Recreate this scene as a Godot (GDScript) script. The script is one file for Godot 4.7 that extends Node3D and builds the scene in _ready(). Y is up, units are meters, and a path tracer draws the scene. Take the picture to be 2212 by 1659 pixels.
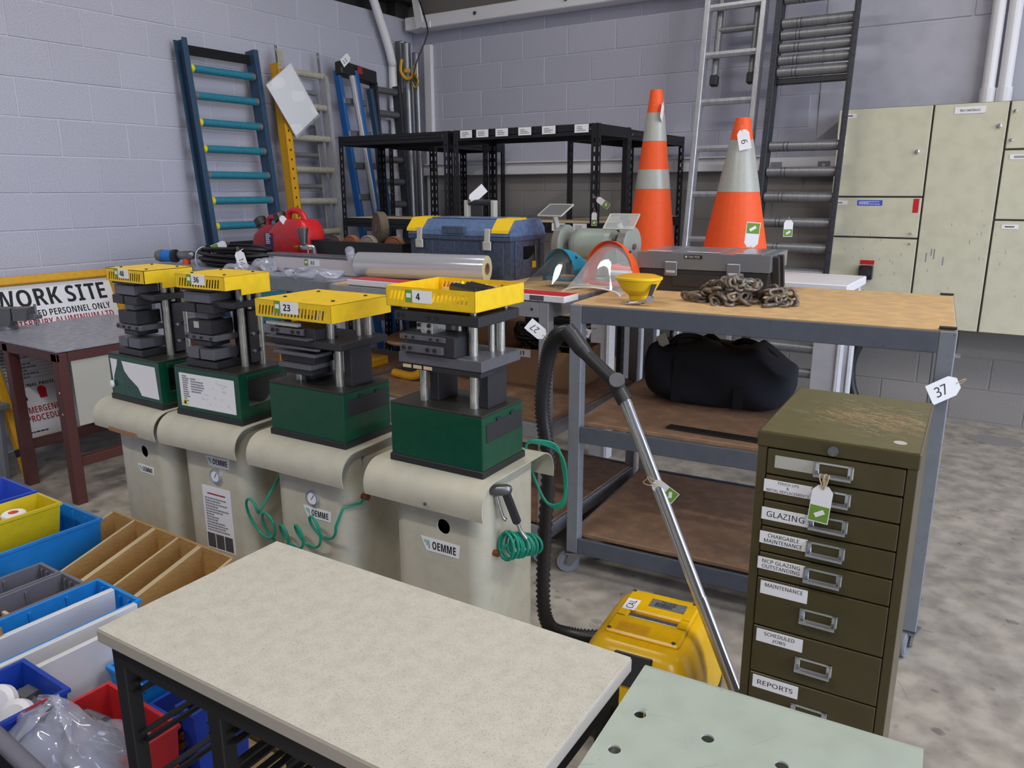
extends Node3D
# A workshop corner: benches and trolleys of tools, four punching presses, ladders and racking against painted block walls.

var M := {}
var T := {}
var used := {}
var rng := RandomNumberGenerator.new()
const UP := Vector3.UP

# ---------------------------------------------------------------- small shape kit
func S() -> SurfaceTool:
	var s := SurfaceTool.new()
	s.begin(Mesh.PRIMITIVE_TRIANGLES)
	s.set_smooth_group(-1)
	return s

func v3(x, y, z) -> Vector3:
	return Vector3(x, y, z)

func tn(s: SurfaceTool, a: Vector3, b: Vector3, c: Vector3, n: Vector3) -> void:
	if (a - c).cross(a - b).dot(n) < 0.0:
		var k := b
		b = c
		c = k
	s.add_vertex(a); s.add_vertex(b); s.add_vertex(c)

func qn(s: SurfaceTool, a: Vector3, b: Vector3, c: Vector3, d: Vector3, n: Vector3) -> void:
	tn(s, a, b, c, n); tn(s, a, c, d, n)

func bx(s: SurfaceTool, c: Vector3, d: Vector3, b := 0.0, t := Transform3D()) -> void:
	var h := d * 0.5
	s.set_smooth_group(-1)
	if b <= 0.0:
		for ax in 3:
			for sg in [-1.0, 1.0]:
				var n := Vector3.ZERO
				n[ax] = sg
				var p: Array = []
				for q in [[-1, -1], [1, -1], [1, 1], [-1, 1]]:
					var v := Vector3.ZERO
					v[ax] = sg * h[ax]
					v[(ax + 1) % 3] = q[0] * h[(ax + 1) % 3]
					v[(ax + 2) % 3] = q[1] * h[(ax + 2) % 3]
					p.append(t * (c + v))
				qn(s, p[0], p[1], p[2], p[3], t.basis * n)
		return
	b = minf(b, minf(h.x, minf(h.y, h.z)) * 0.98)
	var cv := func(g: Vector3, ax: int) -> Vector3:
		var v := Vector3(g.x * (h.x - b), g.y * (h.y - b), g.z * (h.z - b))
		v[ax] = g[ax] * h[ax]
		return t * (c + v)
	for ax in 3:
		var j := (ax + 1) % 3
		var k := (ax + 2) % 3
		for sg in [-1.0, 1.0]:
			var n := Vector3.ZERO
			n[ax] = sg
			var p: Array = []
			for q in [[-1.0, -1.0], [1.0, -1.0], [1.0, 1.0], [-1.0, 1.0]]:
				var g := Vector3.ZERO
				g[ax] = sg; g[j] = q[0]; g[k] = q[1]
				p.append(cv.call(g, ax))
			qn(s, p[0], p[1], p[2], p[3], t.basis * n)
			for sj in [-1.0, 1.0]:
				var g1 := Vector3.ZERO
				g1[ax] = sg; g1[j] = sj; g1[k] = -1.0
				var g2 := g1
				g2[k] = 1.0
				var m := Vector3.ZERO
				m[ax] = sg; m[j] = sj
				qn(s, cv.call(g1, ax), cv.call(g2, ax), cv.call(g2, j), cv.call(g1, j), t.basis * m)
	for sx in [-1.0, 1.0]:
		for sy in [-1.0, 1.0]:
			for sz in [-1.0, 1.0]:
				var g := Vector3(sx, sy, sz)
				tn(s, cv.call(g, 0), cv.call(g, 1), cv.call(g, 2), t.basis * g)

# box from two corners
func bb(s: SurfaceTool, a: Vector3, b: Vector3, bev := 0.0, t := Transform3D()) -> void:
	bx(s, (a + b) * 0.5, (b - a).abs(), bev, t)

# square bar from a to b
func bar(s: SurfaceTool, a: Vector3, b: Vector3, w: float, h: float, bev := 0.0, up := UP) -> void:
	var z := (b - a)
	var l := z.length()
	z /= l
	if absf(z.dot(up)) > 0.98:
		up = Vector3.FORWARD
	var x := up.cross(z).normalized()
	var y := z.cross(x)
	bx(s, Vector3.ZERO, Vector3(w, h, l), bev, Transform3D(Basis(x, y, z), (a + b) * 0.5))

func frame_of(z: Vector3) -> Basis:
	var up := UP if absf(z.y) < 0.95 else Vector3.RIGHT
	var x := up.cross(z).normalized()
	return Basis(x, z.cross(x), z)

func cy(s: SurfaceTool, a: Vector3, b: Vector3, r: float, r2 := -1.0, n := 14, caps := true) -> void:
	if r2 < 0.0:
		r2 = r
	var z := (b - a).normalized()
	var f := frame_of(z)
	for i in n:
		var a0 := TAU * i / n
		var a1 := TAU * (i + 1) / n
		var d0 := f.x * cos(a0) + f.y * sin(a0)
		var d1 := f.x * cos(a1) + f.y * sin(a1)
		s.set_smooth_group(1)
		if r > 0.0 and r2 > 0.0:
			qn(s, a + d0 * r, a + d1 * r, b + d1 * r2, b + d0 * r2, d0 + d1)
		elif r > 0.0:
			tn(s, a + d0 * r, a + d1 * r, b, d0 + d1)
		else:
			tn(s, a, b + d1 * r2, b + d0 * r2, d0 + d1)
		if caps:
			s.set_smooth_group(-1)
			if r > 0.0:
				tn(s, a, a + d0 * r, a + d1 * r, -z)
			if r2 > 0.0:
				tn(s, b, b + d0 * r2, b + d1 * r2, z)
	s.set_smooth_group(-1)

func tube(s: SurfaceTool, pts: Array, r: float, n := 8, closed := false, sq := 1.0) -> void:
	var m := pts.size()
	var rings: Array = []
	var up := Vector3.ZERO
	for i in m:
		var p: Vector3 = pts[i]
		var q0: Vector3 = pts[(i - 1 + m) % m] if (closed or i > 0) else p
		var q1: Vector3 = pts[(i + 1) % m] if (closed or i < m - 1) else p
		var d := (q1 - q0).normalized()
		if up == Vector3.ZERO:
			up = frame_of(d).y
		up = (up - d * up.dot(d)).normalized()
		var x := up.cross(d)
		var ring := PackedVector3Array()
		for k in n:
			var a := TAU * k / n
			ring.append(p + (x * cos(a) + up * sin(a) * sq) * r)
		rings.append(ring)
	s.set_smooth_group(1)
	for i in (m if closed else m - 1):
		var r0: PackedVector3Array = rings[i]
		var r1: PackedVector3Array = rings[(i + 1) % m]
		var c: Vector3 = (pts[i] + pts[(i + 1) % m]) * 0.5
		for k in n:
			var k1 := (k + 1) % n
			qn(s, r0[k], r0[k1], r1[k1], r1[k], (r0[k] + r1[k1]) * 0.5 - c)
	s.set_smooth_group(-1)
	if not closed:
		for e in [0, m - 1]:
			var ring: PackedVector3Array = rings[e]
			var o: Vector3 = pts[0] - pts[1] if e == 0 else pts[m - 1] - pts[m - 2]
			for k in n:
				tn(s, pts[e], ring[k], ring[(k + 1) % n], o)

# profile of [radius, y] pairs turned about y
func lathe(s: SurfaceTool, prof: Array, n := 24, t := Transform3D(), smooth := false) -> void:
	for i in prof.size() - 1:
		var r0: float = prof[i][0]
		var y0: float = prof[i][1]
		var r1: float = prof[i + 1][0]
		var y1: float = prof[i + 1][1]
		s.set_smooth_group(2 if smooth else 10 + i)
		for k in n:
			var a0 := TAU * k / n
			var a1 := TAU * (k + 1) / n
			var d0 := Vector3(cos(a0), 0, sin(a0))
			var d1 := Vector3(cos(a1), 0, sin(a1))
			var nn := (d0 + d1) * (y1 - y0) * 0.5 - UP * (r1 - r0)
			var p := [t * (d0 * r0 + UP * y0), t * (d1 * r0 + UP * y0), t * (d1 * r1 + UP * y1), t * (d0 * r1 + UP * y1)]
			if r0 > 1e-6:
				tn(s, p[0], p[1], p[2], t.basis * nn)
			if r1 > 1e-6:
				tn(s, p[0], p[2], p[3], t.basis * nn)
	s.set_smooth_group(-1)

# polygon in xy pulled along z
func prism(s: SurfaceTool, poly: PackedVector2Array, z0: float, z1: float, t := Transform3D(), smooth := false) -> void:
	if Geometry2D.is_polygon_clockwise(poly):
		poly.reverse()
	var m := poly.size()
	var tr := Geometry2D.triangulate_polygon(poly)
	s.set_smooth_group(-1)
	for i in range(0, tr.size(), 3):
		for z in [z0, z1]:
			tn(s, t * Vector3(poly[tr[i]].x, poly[tr[i]].y, z), t * Vector3(poly[tr[i + 1]].x, poly[tr[i + 1]].y, z), t * Vector3(poly[tr[i + 2]].x, poly[tr[i + 2]].y, z), t.basis * Vector3(0, 0, z - (z0 + z1) * 0.5))
	s.set_smooth_group(3 if smooth else -1)
	for i in m:
		var p := poly[i]
		var q := poly[(i + 1) % m]
		qn(s, t * Vector3(p.x, p.y, z0), t * Vector3(q.x, q.y, z0), t * Vector3(q.x, q.y, z1), t * Vector3(p.x, p.y, z1), t.basis * Vector3(q.y - p.y, p.x - q.x, 0))
	s.set_smooth_group(-1)

func pv(a: Array) -> PackedVector2Array:
	var p := PackedVector2Array()
	for i in range(0, a.size(), 2):
		p.append(Vector2(a[i], a[i + 1]))
	return p

# open polyline (xy) thickened into a bent sheet, width along z
func sheet(s: SurfaceTool, line: PackedVector2Array, th: float, z0: float, z1: float, t := Transform3D(), smooth := true) -> void:
	var m := line.size()
	var up := PackedVector2Array()
	var dn := PackedVector2Array()
	for i in m:
		var d := (line[mini(i + 1, m - 1)] - line[maxi(i - 1, 0)]).normalized()
		var nn := Vector2(-d.y, d.x) * th * 0.5
		up.append(line[i] + nn)
		dn.append(line[i] - nn)
	var at_ := func(p: Vector2, z: float) -> Vector3:
		return t * Vector3(p.x, p.y, z)
	for i in m - 1:
		var d := line[i + 1] - line[i]
		var nn := t.basis * Vector3(-d.y, d.x, 0)
		s.set_smooth_group(4 if smooth else -1)
		qn(s, at_.call(up[i], z0), at_.call(up[i + 1], z0), at_.call(up[i + 1], z1), at_.call(up[i], z1), nn)
		s.set_smooth_group(5 if smooth else -1)
		qn(s, at_.call(dn[i], z0), at_.call(dn[i + 1], z0), at_.call(dn[i + 1], z1), at_.call(dn[i], z1), -nn)
		s.set_smooth_group(-1)
		for z in [z0, z1]:
			qn(s, at_.call(up[i], z), at_.call(up[i + 1], z), at_.call(dn[i + 1], z), at_.call(dn[i], z), t.basis * Vector3(0, 0, z - (z0 + z1) * 0.5))
	for i in [0, m - 1]:
		var d := line[0] - line[1] if i == 0 else line[m - 1] - line[m - 2]
		qn(s, at_.call(up[i], z0), at_.call(dn[i], z0), at_.call(dn[i], z1), at_.call(up[i], z1), t.basis * Vector3(d.x, d.y, 0))
	s.set_smooth_group(-1)

# rounded solid (superellipsoid); bend may move every point
func blob(s: SurfaceTool, c: Vector3, d: Vector3, e1 := 0.4, e2 := 0.4, n := 20, bend = null, t := Transform3D()) -> void:
	var pw := func(x: float, e: float) -> float:
		return signf(x) * pow(absf(x), e)
	var g: Array = []
	var m := n / 2
	for i in m + 1:
		var row := PackedVector3Array()
		var la := -PI / 2 + PI * i / m
		for k in n:
			var lo := TAU * k / n
			var v := Vector3(pw.call(cos(la), e1) * pw.call(cos(lo), e2), pw.call(sin(la), e1), pw.call(cos(la), e1) * pw.call(sin(lo), e2)) * d * 0.5
			if bend != null:
				v = bend.call(v)
			row.append(t * (c + v))
		g.append(row)
	s.set_smooth_group(6)
	var ctr := t * c
	for i in m:
		for k in n:
			var k1 := (k + 1) % n
			var o: Vector3 = (g[i][k] + g[i + 1][k1]) * 0.5 - ctr
			if i > 0:
				tn(s, g[i][k], g[i][k1], g[i + 1][k1], o)
			if i < m - 1:
				tn(s, g[i][k], g[i + 1][k1], g[i + 1][k], o)
	s.set_smooth_group(-1)

# smooth skin through rings of equal size
func loft(s: SurfaceTool, rings: Array, ends := true, grp := 7) -> void:
	for i in rings.size() - 1:
		var c := Vector3.ZERO
		var n: int = rings[i].size()
		for k in n:
			c += rings[i][k] + rings[i + 1][k]
		c /= 2.0 * n
		s.set_smooth_group(grp)
		for k in n:
			var k1 := (k + 1) % n
			qn(s, rings[i][k], rings[i][k1], rings[i + 1][k1], rings[i + 1][k], (rings[i][k] + rings[i + 1][k1]) * 0.5 - c)
	s.set_smooth_group(-1)
	if ends:
		for e in [0, rings.size() - 1]:
			var ring = rings[e]
			var c := Vector3.ZERO
			for p in ring:
				c += p
			c /= ring.size()
			var other = rings[1 if e == 0 else e - 1]
			for k in ring.size():
				tn(s, c, ring[k], ring[(k + 1) % ring.size()], c - other[0] + (ring[0] - c))

# ---------------------------------------------------------------- naming and labelling
func numbered(called: String) -> String:
	if not used.has(called):
		used[called] = 0
		return called
	used[called] += 1
	return "%s_%03d" % [called, used[called]]

func tag(o: Node3D, label: String, cat: String, group := "", kind := "") -> void:
	if label: o.set_meta("label", label)
	if cat: o.set_meta("category", cat)
	if group: o.set_meta("group", group)
	if kind: o.set_meta("kind", kind)

func thing(called: String, label: String, cat: String, at := Vector3.ZERO, turn := 0.0, group := "") -> Node3D:
	var o := Node3D.new()
	o.name = numbered(called)
	add_child(o)
	o.position = at
	o.rotation_degrees.y = turn
	tag(o, label, cat, group)
	return o

func put(p: Node, called: String, s: SurfaceTool, m: Material, label := "") -> MeshInstance3D:
	s.generate_normals()
	var o := MeshInstance3D.new()
	o.mesh = s.commit()
	o.material_override = m
	o.name = numbered(called) if p == self else called
	p.add_child(o, true)
	if label: o.set_meta("label", label)
	return o

func again(p: Node, called: String, mesh: Mesh, m: Material, xf: Transform3D) -> MeshInstance3D:
	var o := MeshInstance3D.new()
	o.mesh = mesh
	o.material_override = m
	o.name = called
	o.transform = xf
	p.add_child(o, true)
	return o

func struct(called: String, s: SurfaceTool, m: Material) -> MeshInstance3D:
	var o := put(self, called, s, m)
	o.set_meta("kind", "structure")
	return o

# boolean bodies: a solid node with pieces cut out of it
func cut_box(c: CSGShape3D, at: Vector3, size: Vector3) -> void:
	var b := CSGBox3D.new()
	b.size = size
	b.position = at
	b.operation = CSGShape3D.OPERATION_SUBTRACTION
	b.name = "cut"
	c.add_child(b, true)

func cut_rod(c: CSGShape3D, at: Vector3, r: float, l: float, rot: Vector3) -> void:
	var b := CSGCylinder3D.new()
	b.radius = r
	b.height = l
	b.sides = 28
	b.position = at
	b.rotation_degrees = rot
	b.operation = CSGShape3D.OPERATION_SUBTRACTION
	b.name = "cut"
	c.add_child(b, true)

func shell_box(p: Node, called: String, at: Vector3, size: Vector3, wall: float, m: Material) -> CSGBox3D:
	var c := CSGBox3D.new()
	c.name = called
	c.size = size
	c.position = at
	c.material = m
	p.add_child(c, true)
	cut_box(c, Vector3.ZERO, size - Vector3.ONE * wall * 2.0)
	return c

# one-line boxes and rods as parts
func pbox(p: Node, called: String, c: Vector3, d: Vector3, m: Material, b := 0.0) -> MeshInstance3D:
	var s := S()
	bx(s, c, d, b)
	return put(p, called, s, m)

func pcyl(p: Node, called: String, a: Vector3, b: Vector3, r: float, m: Material, r2 := -1.0, n := 16) -> MeshInstance3D:
	var s := S()
	cy(s, a, b, r, r2, n)
	return put(p, called, s, m)

func ptube(p: Node, called: String, pts: Array, r: float, m: Material, n := 8, closed := false) -> MeshInstance3D:
	var s := S()
	tube(s, pts, r, n, closed)
	return put(p, called, s, m)

# smooth path through points
func curve(pts: Array, step := 6, closed := false) -> Array:
	var out: Array = []
	var n := pts.size()
	for i in (n if closed else n - 1):
		var a: Vector3 = pts[(i - 1 + n) % n] if (closed or i > 0) else pts[0]
		var b: Vector3 = pts[i]
		var c: Vector3 = pts[(i + 1) % n]
		var d: Vector3 = pts[(i + 2) % n] if (closed or i < n - 2) else c
		for k in step:
			out.append(b.cubic_interpolate(c, a, d, float(k) / step))
	if not closed:
		out.append(pts[n - 1])
	return out

# lettering: w x h metres, centred on xf, reading along xf.x, facing xf.z
func txt(p: Node, t: String, w: float, h: float, xf: Transform3D, m: Material, bold := true, called := "lettering") -> MeshInstance3D:
	var f := SystemFont.new()
	f.font_names = PackedStringArray(["Droid Sans"])
	f.font_weight = 700 if bold else 400
	var tm := TextMesh.new()
	tm.font = f
	tm.text = t
	tm.font_size = 32
	tm.pixel_size = 0.01
	tm.depth = 0.02
	tm.curve_step = 2.0
	var ab := tm.get_aabb()
	var o := MeshInstance3D.new()
	o.mesh = tm
	o.material_override = m
	o.name = called
	var k := Vector3(w / ab.size.x, h / ab.size.y, 0.02)
	var c := ab.position + ab.size * 0.5
	o.transform = xf * Transform3D(Basis.from_scale(k), -Vector3(c.x * k.x, c.y * k.y, c.z * k.z))
	p.add_child(o, true)
	return o

func xf(x, y, z, turn := 0.0, tilt := 0.0, roll := 0.0) -> Transform3D:
	return Transform3D(Basis.from_euler(Vector3(deg_to_rad(tilt), deg_to_rad(turn), deg_to_rad(roll))), Vector3(x, y, z))

# fine print: rows of short strokes on a plate, as raised ink
func print_rows(p: Node, w: float, h: float, rows: int, x: Transform3D, m: Material, fill := 0.9) -> void:
	var s := S()
	for r in rows:
		var y := h * (0.5 - (r + 0.5) / rows)
		var at := -w * 0.5
		var stop := w * (rng.randf_range(0.1, 0.5) if rng.randf() > 0.25 else -0.2 + 0.4 * rng.randf()) * fill
		while at < stop:
			var l := rng.randf_range(0.05, 0.13) * w
			bb(s, Vector3(at, y - h * 0.28 / rows, 0), Vector3(minf(at + l, w * 0.5), y + h * 0.28 / rows, 0.0004), 0.0, x)
			at += l + w * 0.02
	put(p, "print", s, m)

# ---------------------------------------------------------------- materials
func noise_tex(key: String, size: int, freq: float, lo: float, hi: float, seed_: int, kind := 0, oct := 4) -> ImageTexture:
	var f := FastNoiseLite.new()
	f.seed = seed_
	f.frequency = freq
	f.noise_type = FastNoiseLite.TYPE_SIMPLEX_SMOOTH if kind == 0 else FastNoiseLite.TYPE_CELLULAR
	f.fractal_octaves = oct
	var im := f.get_seamless_image(size, size)
	im.convert(Image.FORMAT_L8)
	var d := im.get_data()
	for i in d.size():
		d[i] = int(255.0 * clampf(lerpf(lo, hi, d[i] / 255.0), 0.0, 1.0))
	var o := ImageTexture.create_from_image(Image.create_from_data(size, size, false, Image.FORMAT_L8, d))
	T[key] = o
	return o

# marks drawn on white: n strokes of length range, brightness range
func mark_tex(key: String, size: int, n: int, lmin: float, lmax: float, blo: float, bhi: float, seed_: int, base: String, spots := 0, rmax := 4.0, dir := -1.0) -> void:
	var im: Image = (T[base] as ImageTexture).get_image().duplicate()
	im.convert(Image.FORMAT_RGB8)
	if im.get_width() != size:
		im.resize(size, size)
	var r := RandomNumberGenerator.new()
	r.seed = seed_
	for i in n:
		var p := Vector2(r.randf() * size, r.randf() * size)
		var a := (r.randf() * TAU) if dir < 0.0 else dir + r.randfn(0.0, 0.25)
		var b := r.randf_range(blo, bhi)
		var l := r.randf_range(lmin, lmax)
		for k in int(l):
			p += Vector2(cos(a), sin(a))
			a += r.randfn(0.0, 0.04)
			var q := Vector2i(posmod(int(p.x), size), posmod(int(p.y), size))
			var o := im.get_pixelv(q)
			im.set_pixelv(q, Color(o.r * b, o.g * b, o.b * b))
	for i in spots:
		var p := Vector2(r.randf() * size, r.randf() * size)
		var rad := pow(r.randf(), 2.5) * rmax + 0.7
		var b := r.randf_range(blo, bhi)
		var sx := r.randf_range(0.6, 1.6)
		for yy in range(int(-rad), int(rad) + 1):
			for xx in range(int(-rad * sx), int(rad * sx) + 1):
				if Vector2(xx / sx, yy).length() <= rad * r.randf_range(0.75, 1.05):
					var q := Vector2i(posmod(int(p.x) + xx, size), posmod(int(p.y) + yy, size))
					var o := im.get_pixelv(q)
					im.set_pixelv(q, Color(minf(o.r * b, 1), minf(o.g * b, 1), minf(o.b * b, 1)))
	T[key] = ImageTexture.create_from_image(im)

func mt(key: String, c: Color, rough := 0.6, metal := 0.0, tex := "", scale := 1.0, world := false) -> StandardMaterial3D:
	var m := StandardMaterial3D.new()
	m.albedo_color = c
	m.roughness = rough
	m.metallic = metal
	if tex:
		m.albedo_texture = T[tex]
		m.uv1_triplanar = true
		m.uv1_world_triplanar = world
		m.uv1_scale = Vector3.ONE * scale
	M[key] = m
	return m

func C(hex: String) -> Color:
	return Color.html(hex)

func textures() -> void:
	noise_tex("soft", 256, 0.03, 0.95, 1.03, 3, 0, 5)
	noise_tex("grime", 512, 0.02, 0.8, 1.08, 11, 0, 6)
	noise_tex("blot", 1024, 0.024, 0.62, 1.1, 21, 0, 9)
	noise_tex("fine", 256, 0.2, 0.8, 1.12, 5, 0, 2)
	mark_tex("speck", 512, 14000, 1, 5, 0.8, 0.94, 7, "soft", 260, 1.2)
	mark_tex("scuff", 512, 26, 6, 46, 0.86, 0.96, 9, "soft", 24, 2.0)
	mark_tex("chipped", 512, 60, 4, 24, 0.65, 0.92, 19, "soft", 70, 2.5)
	mark_tex("board", 512, 60, 6, 30, 0.86, 0.97, 31, "grime", 70, 4.0)
	mark_tex("concrete", 1024, 120, 8, 50, 0.72, 0.93, 41, "blot", 1100, 5.0)
	mark_tex("block", 512, 30, 4, 16, 0.7, 0.92, 43, "fine", 50, 2.0)
	mark_tex("grain", 512, 900, 60, 240, 0.86, 0.97, 61, "soft", 20, 2.0, 0.0)
	mark_tex("streak", 256, 500, 20, 90, 0.8, 0.97, 71, "soft", 0, 1.0, 1.57)

# coloured strokes in clusters over a plain colour
func stroke_tex(key: String, size: int, base: Color, cols: Array, n: int, seed_: int, dir: float, spread: float) -> void:
	var im: Image = (T.soft as ImageTexture).get_image().duplicate()
	im.convert(Image.FORMAT_RGB8)
	im.resize(size, size)
	for y in size:
		for x in size:
			im.set_pixel(x, y, base * im.get_pixel(x, y).r)
	var r := RandomNumberGenerator.new()
	r.seed = seed_
	var heart := Vector2(0.45, 0.5) * size
	for i in n:
		var p := heart + Vector2(r.randfn(0, spread), r.randfn(0, spread * 0.7)) * size
		var a := dir + r.randfn(0.0, 0.35)
		var c: Color = cols[r.randi() % cols.size()]
		var w := r.randi_range(2, 5)
		for k in r.randi_range(8, 60):
			p += Vector2(cos(a), sin(a))
			a += r.randfn(0, 0.05)
			if r.randf() < 0.7:
				for j in w:
					var q := Vector2i(posmod(int(p.x), size), posmod(int(p.y) + j, size))
					im.set_pixelv(q, im.get_pixelv(q).lerp(c, r.randf_range(0.3, 0.8)))
	T[key] = ImageTexture.create_from_image(im)

func tint(key: String, keep: String, stops: Array) -> void:
	# recolour a grey texture through a ramp of [grey, colour]
	var im: Image = (T[keep] as ImageTexture).get_image().duplicate()
	im.convert(Image.FORMAT_RGB8)
	for y in im.get_height():
		for x in im.get_width():
			var g := im.get_pixel(x, y).r
			var k := 0
			while k < stops.size() - 2 and g > stops[k + 1][0]:
				k += 1
			var f := clampf((g - stops[k][0]) / (stops[k + 1][0] - stops[k][0]), 0, 1)
			im.set_pixel(x, y, (stops[k][1] as Color).lerp(stops[k + 1][1], f))
	T[key] = ImageTexture.create_from_image(im)

func _ready() -> void:
	rng.seed = 20240607
	view_and_light()
	textures()
	materials()
	lamps()
	room()
	racking()
	wall_things()
	benches()
	presses()
	bench_things()
	floor_things()
	bins()

func view_and_light() -> void:
	var cam := Camera3D.new()
	cam.position = Vector3(0, 1.424, 0)
	cam.rotation_degrees = Vector3(-14.115, 33.413, -0.158)
	cam.fov = 52.81
	cam.near = 0.05
	add_child(cam)
	cam.current = true
	var env := Environment.new()
	env.background_mode = Environment.BG_SKY
	var sm := ProceduralSkyMaterial.new()
	sm.sky_top_color = C("9db4dc")
	sm.sky_horizon_color = C("e6ecf5")
	sm.ground_horizon_color = C("b8b4ac")
	sm.ground_bottom_color = C("8f8a82")
	sm.sky_energy_multiplier = 1.0
	var sky := Sky.new()
	sky.sky_material = sm
	env.sky = sky
	env.background_energy_multiplier = 11.5
	env.tonemap_mode = Environment.TONE_MAPPER_LINEAR
	env.tonemap_exposure = 0.64
	env.sdfgi_enabled = true
	env.ssao_enabled = true
	env.ssil_enabled = true
	var we := WorldEnvironment.new()
	we.environment = env
	add_child(we)

func lamps() -> void:
	# long LED fittings hung under the roof: [x, z, turn, energy]
	for a in [[-2.0, 1.0, 0.0, 10.0], [1.6, -2.4, 90.0, 12.0], [1.6, 1.6, 90.0, 12.0], [4.2, -2.4, 90.0, 8.0], [-2.2, -2.6, 0.0, 5.0]]:
		var t := thing("ceiling_lamp", "long white LED batten hung under the roof", "lamp", Vector3(a[0], 4.2, a[1]), a[2], "LED battens under the roof")
		pbox(t, "housing", v3(0, 0.03, 0), v3(1.5, 0.05, 0.24), M.white, 0.006)
		pbox(t, "diffuser", v3(0, 0.0, 0), v3(1.46, 0.012, 0.2), M.lamp, 0.003)
		for x in [-0.6, 0.6]:
			pcyl(t, "hanger", v3(x, 0.055, 0), v3(x, 0.4, 0), 0.004, M.steel, -1.0, 6)
		var l := AreaLight3D.new()
		l.area_size = Vector2(1.46, 0.2)
		l.light_color = C("fffaf4")
		l.light_energy = a[3]
		l.shadow_enabled = true
		l.area_range = 30.0
		l.rotation_degrees.x = -90
		l.position.y = -0.012
		t.add_child(l)

func materials() -> void:
	mt("wall", C("bfc0d0"), 0.75, 0, "block", 3.0, true)
	mt("wall2", C("bdbece"), 0.75, 0, "block", 3.0, true)
	mt("wall3", C("c1c2d2"), 0.75, 0, "block", 3.0, true)
	mt("mortar", C("c3c4d2"), 0.85)
	mt("warmgrey", C("979390"), 0.7, 0, "block", 3.0, true)  # darker grey, used on the back wall below the cable rail
	mt("warmgrey2", C("938f8d"), 0.7, 0, "block", 3.0, true)
	mt("plaster", C("b9bac6"), 0.75, 0, "soft", 0.8, true)
	mt("cladding", C("77736f"), 0.6)
	mt("dark_cladding", C("2c2928"), 0.7)
	tint("floor", "concrete", [[0.4, C("58535a")], [0.6, C("77716e")], [0.74, C("948d84")], [0.86, C("a29b90")], [1.0, C("b3aca0")]])
	var fl := mt("floor", C("ffffff"), 0.55, 0, "floor", 0.3, true)
	fl.metallic_specular = 0.4
	mt("white", C("e6e6ea"), 0.45)
	mt("whiteboard", C("d7d8de"), 0.35, 0, "soft", 1.0)
	mt("paper", C("f0f0f4"), 0.6)
	mt("ink", C("17171b"), 0.7)
	mt("redink", C("a3252b"), 0.7)
	mt("greenink", C("6f9a35"), 0.6)
	mt("greyink", C("8a8d94"), 0.7)
	mt("steel", C("8f9094"), 0.35, 0.9)
	mt("chrome", C("d9dadd"), 0.16, 0.85)
	mt("rod", C("cfcec6"), 0.25, 0.7, "streak", 6.0)
	mt("dieblack", C("38383b"), 0.4, 0.35, "soft", 5.0)
	mt("dieblack2", C("6a6a70"), 0.38, 0.4, "soft", 5.0)
	mt("blacktop", C("34342f"), 0.42, 0.1, "scuff", 3.0)
	mt("green", C("0f4a34"), 0.24, 0, "scuff", 2.5)
	mt("cream", C("c9c5b2"), 0.42, 0, "scuff", 2.0)
	mt("yellow", C("f2c914"), 0.45, 0, "scuff", 3.0)
	mt("signyellow", C("dda418"), 0.55, 0, "soft", 3.0)
	mt("vacyellow", C("eebb10"), 0.3, 0, "soft", 3.0)
	mt("greyframe", C("7e838b"), 0.5, 0, "chipped", 2.0)
	mt("silverframe", C("9a9aa0"), 0.5, 0.2, "chipped", 2.0)
	mt("boxsection", C("5a5f6a"), 0.5, 0, "chipped", 2.0)
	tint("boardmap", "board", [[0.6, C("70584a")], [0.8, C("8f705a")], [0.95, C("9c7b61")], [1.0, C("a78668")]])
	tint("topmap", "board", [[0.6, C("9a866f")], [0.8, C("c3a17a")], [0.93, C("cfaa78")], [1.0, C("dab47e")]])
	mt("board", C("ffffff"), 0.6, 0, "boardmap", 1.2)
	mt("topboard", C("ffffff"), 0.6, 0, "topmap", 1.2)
	mt("laminate", C("c3bfb2"), 0.5, 0, "speck", 3.2)
	mt("lamedge", C("a9a298"), 0.5)
	mt("blackframe", C("252424"), 0.45, 0.1)
	mt("sage", C("a9b3a7"), 0.32, 0.0, "scuff", 1.6)
	mt("olive", C("4c442a"), 0.3, 0.05, "soft", 2.0)
	stroke_tex("olivetop", 512, C("69623f"), [C("a9906c"), C("b0714a"), C("8d8262"), C("c3b391"), C("b98a63")], 420, 53, 0.3, 0.18)
	mt("olivetop", C("ffffff"), 0.35, 0.1, "olivetop", 2.6)
	mt("rubber", C("232325"), 0.5)
	mt("hose", C("2b2b2d"), 0.4)
	mt("plasticblack", C("2e2e31"), 0.42)
	mt("orange", C("f4591c"), 0.55, 0, "soft", 3.0)
	mt("reflective", C("aeb0a9"), 0.35, 0.1, "scuff", 4.0)
	mt("redplastic", C("d0262b"), 0.35, 0, "soft", 3.0)
	mt("redfaded", C("a8333c"), 0.45, 0, "soft", 3.0)
	mt("fabric", C("1b1d26"), 0.9, 0, "fine", 4.0)
	mt("fabricstrap", C("101116"), 0.85)
	mt("toolblue", C("46546b"), 0.5, 0, "grime", 3.0)
	mt("toollid", C("5f78a0"), 0.5, 0, "grime", 3.0)
	mt("toolyellow", C("f0c81c"), 0.45)
	mt("beige_grey", C("b8b7ae"), 0.5)
	mt("grindergreen", C("98a49c"), 0.4)
	mt("alu", C("c3c4ca"), 0.38, 0.45, "streak", 5.0)
	mt("galv", C("8e9093"), 0.38, 0.35, "streak", 5.0)
	mt("blueframe", C("2d4a66"), 0.5, 0, "chipped", 3.0)
	mt("turquoise", C("2f87a0"), 0.5, 0, "grime", 6.0)
	mt("brightblue", C("1f5fa6"), 0.45)
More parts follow.
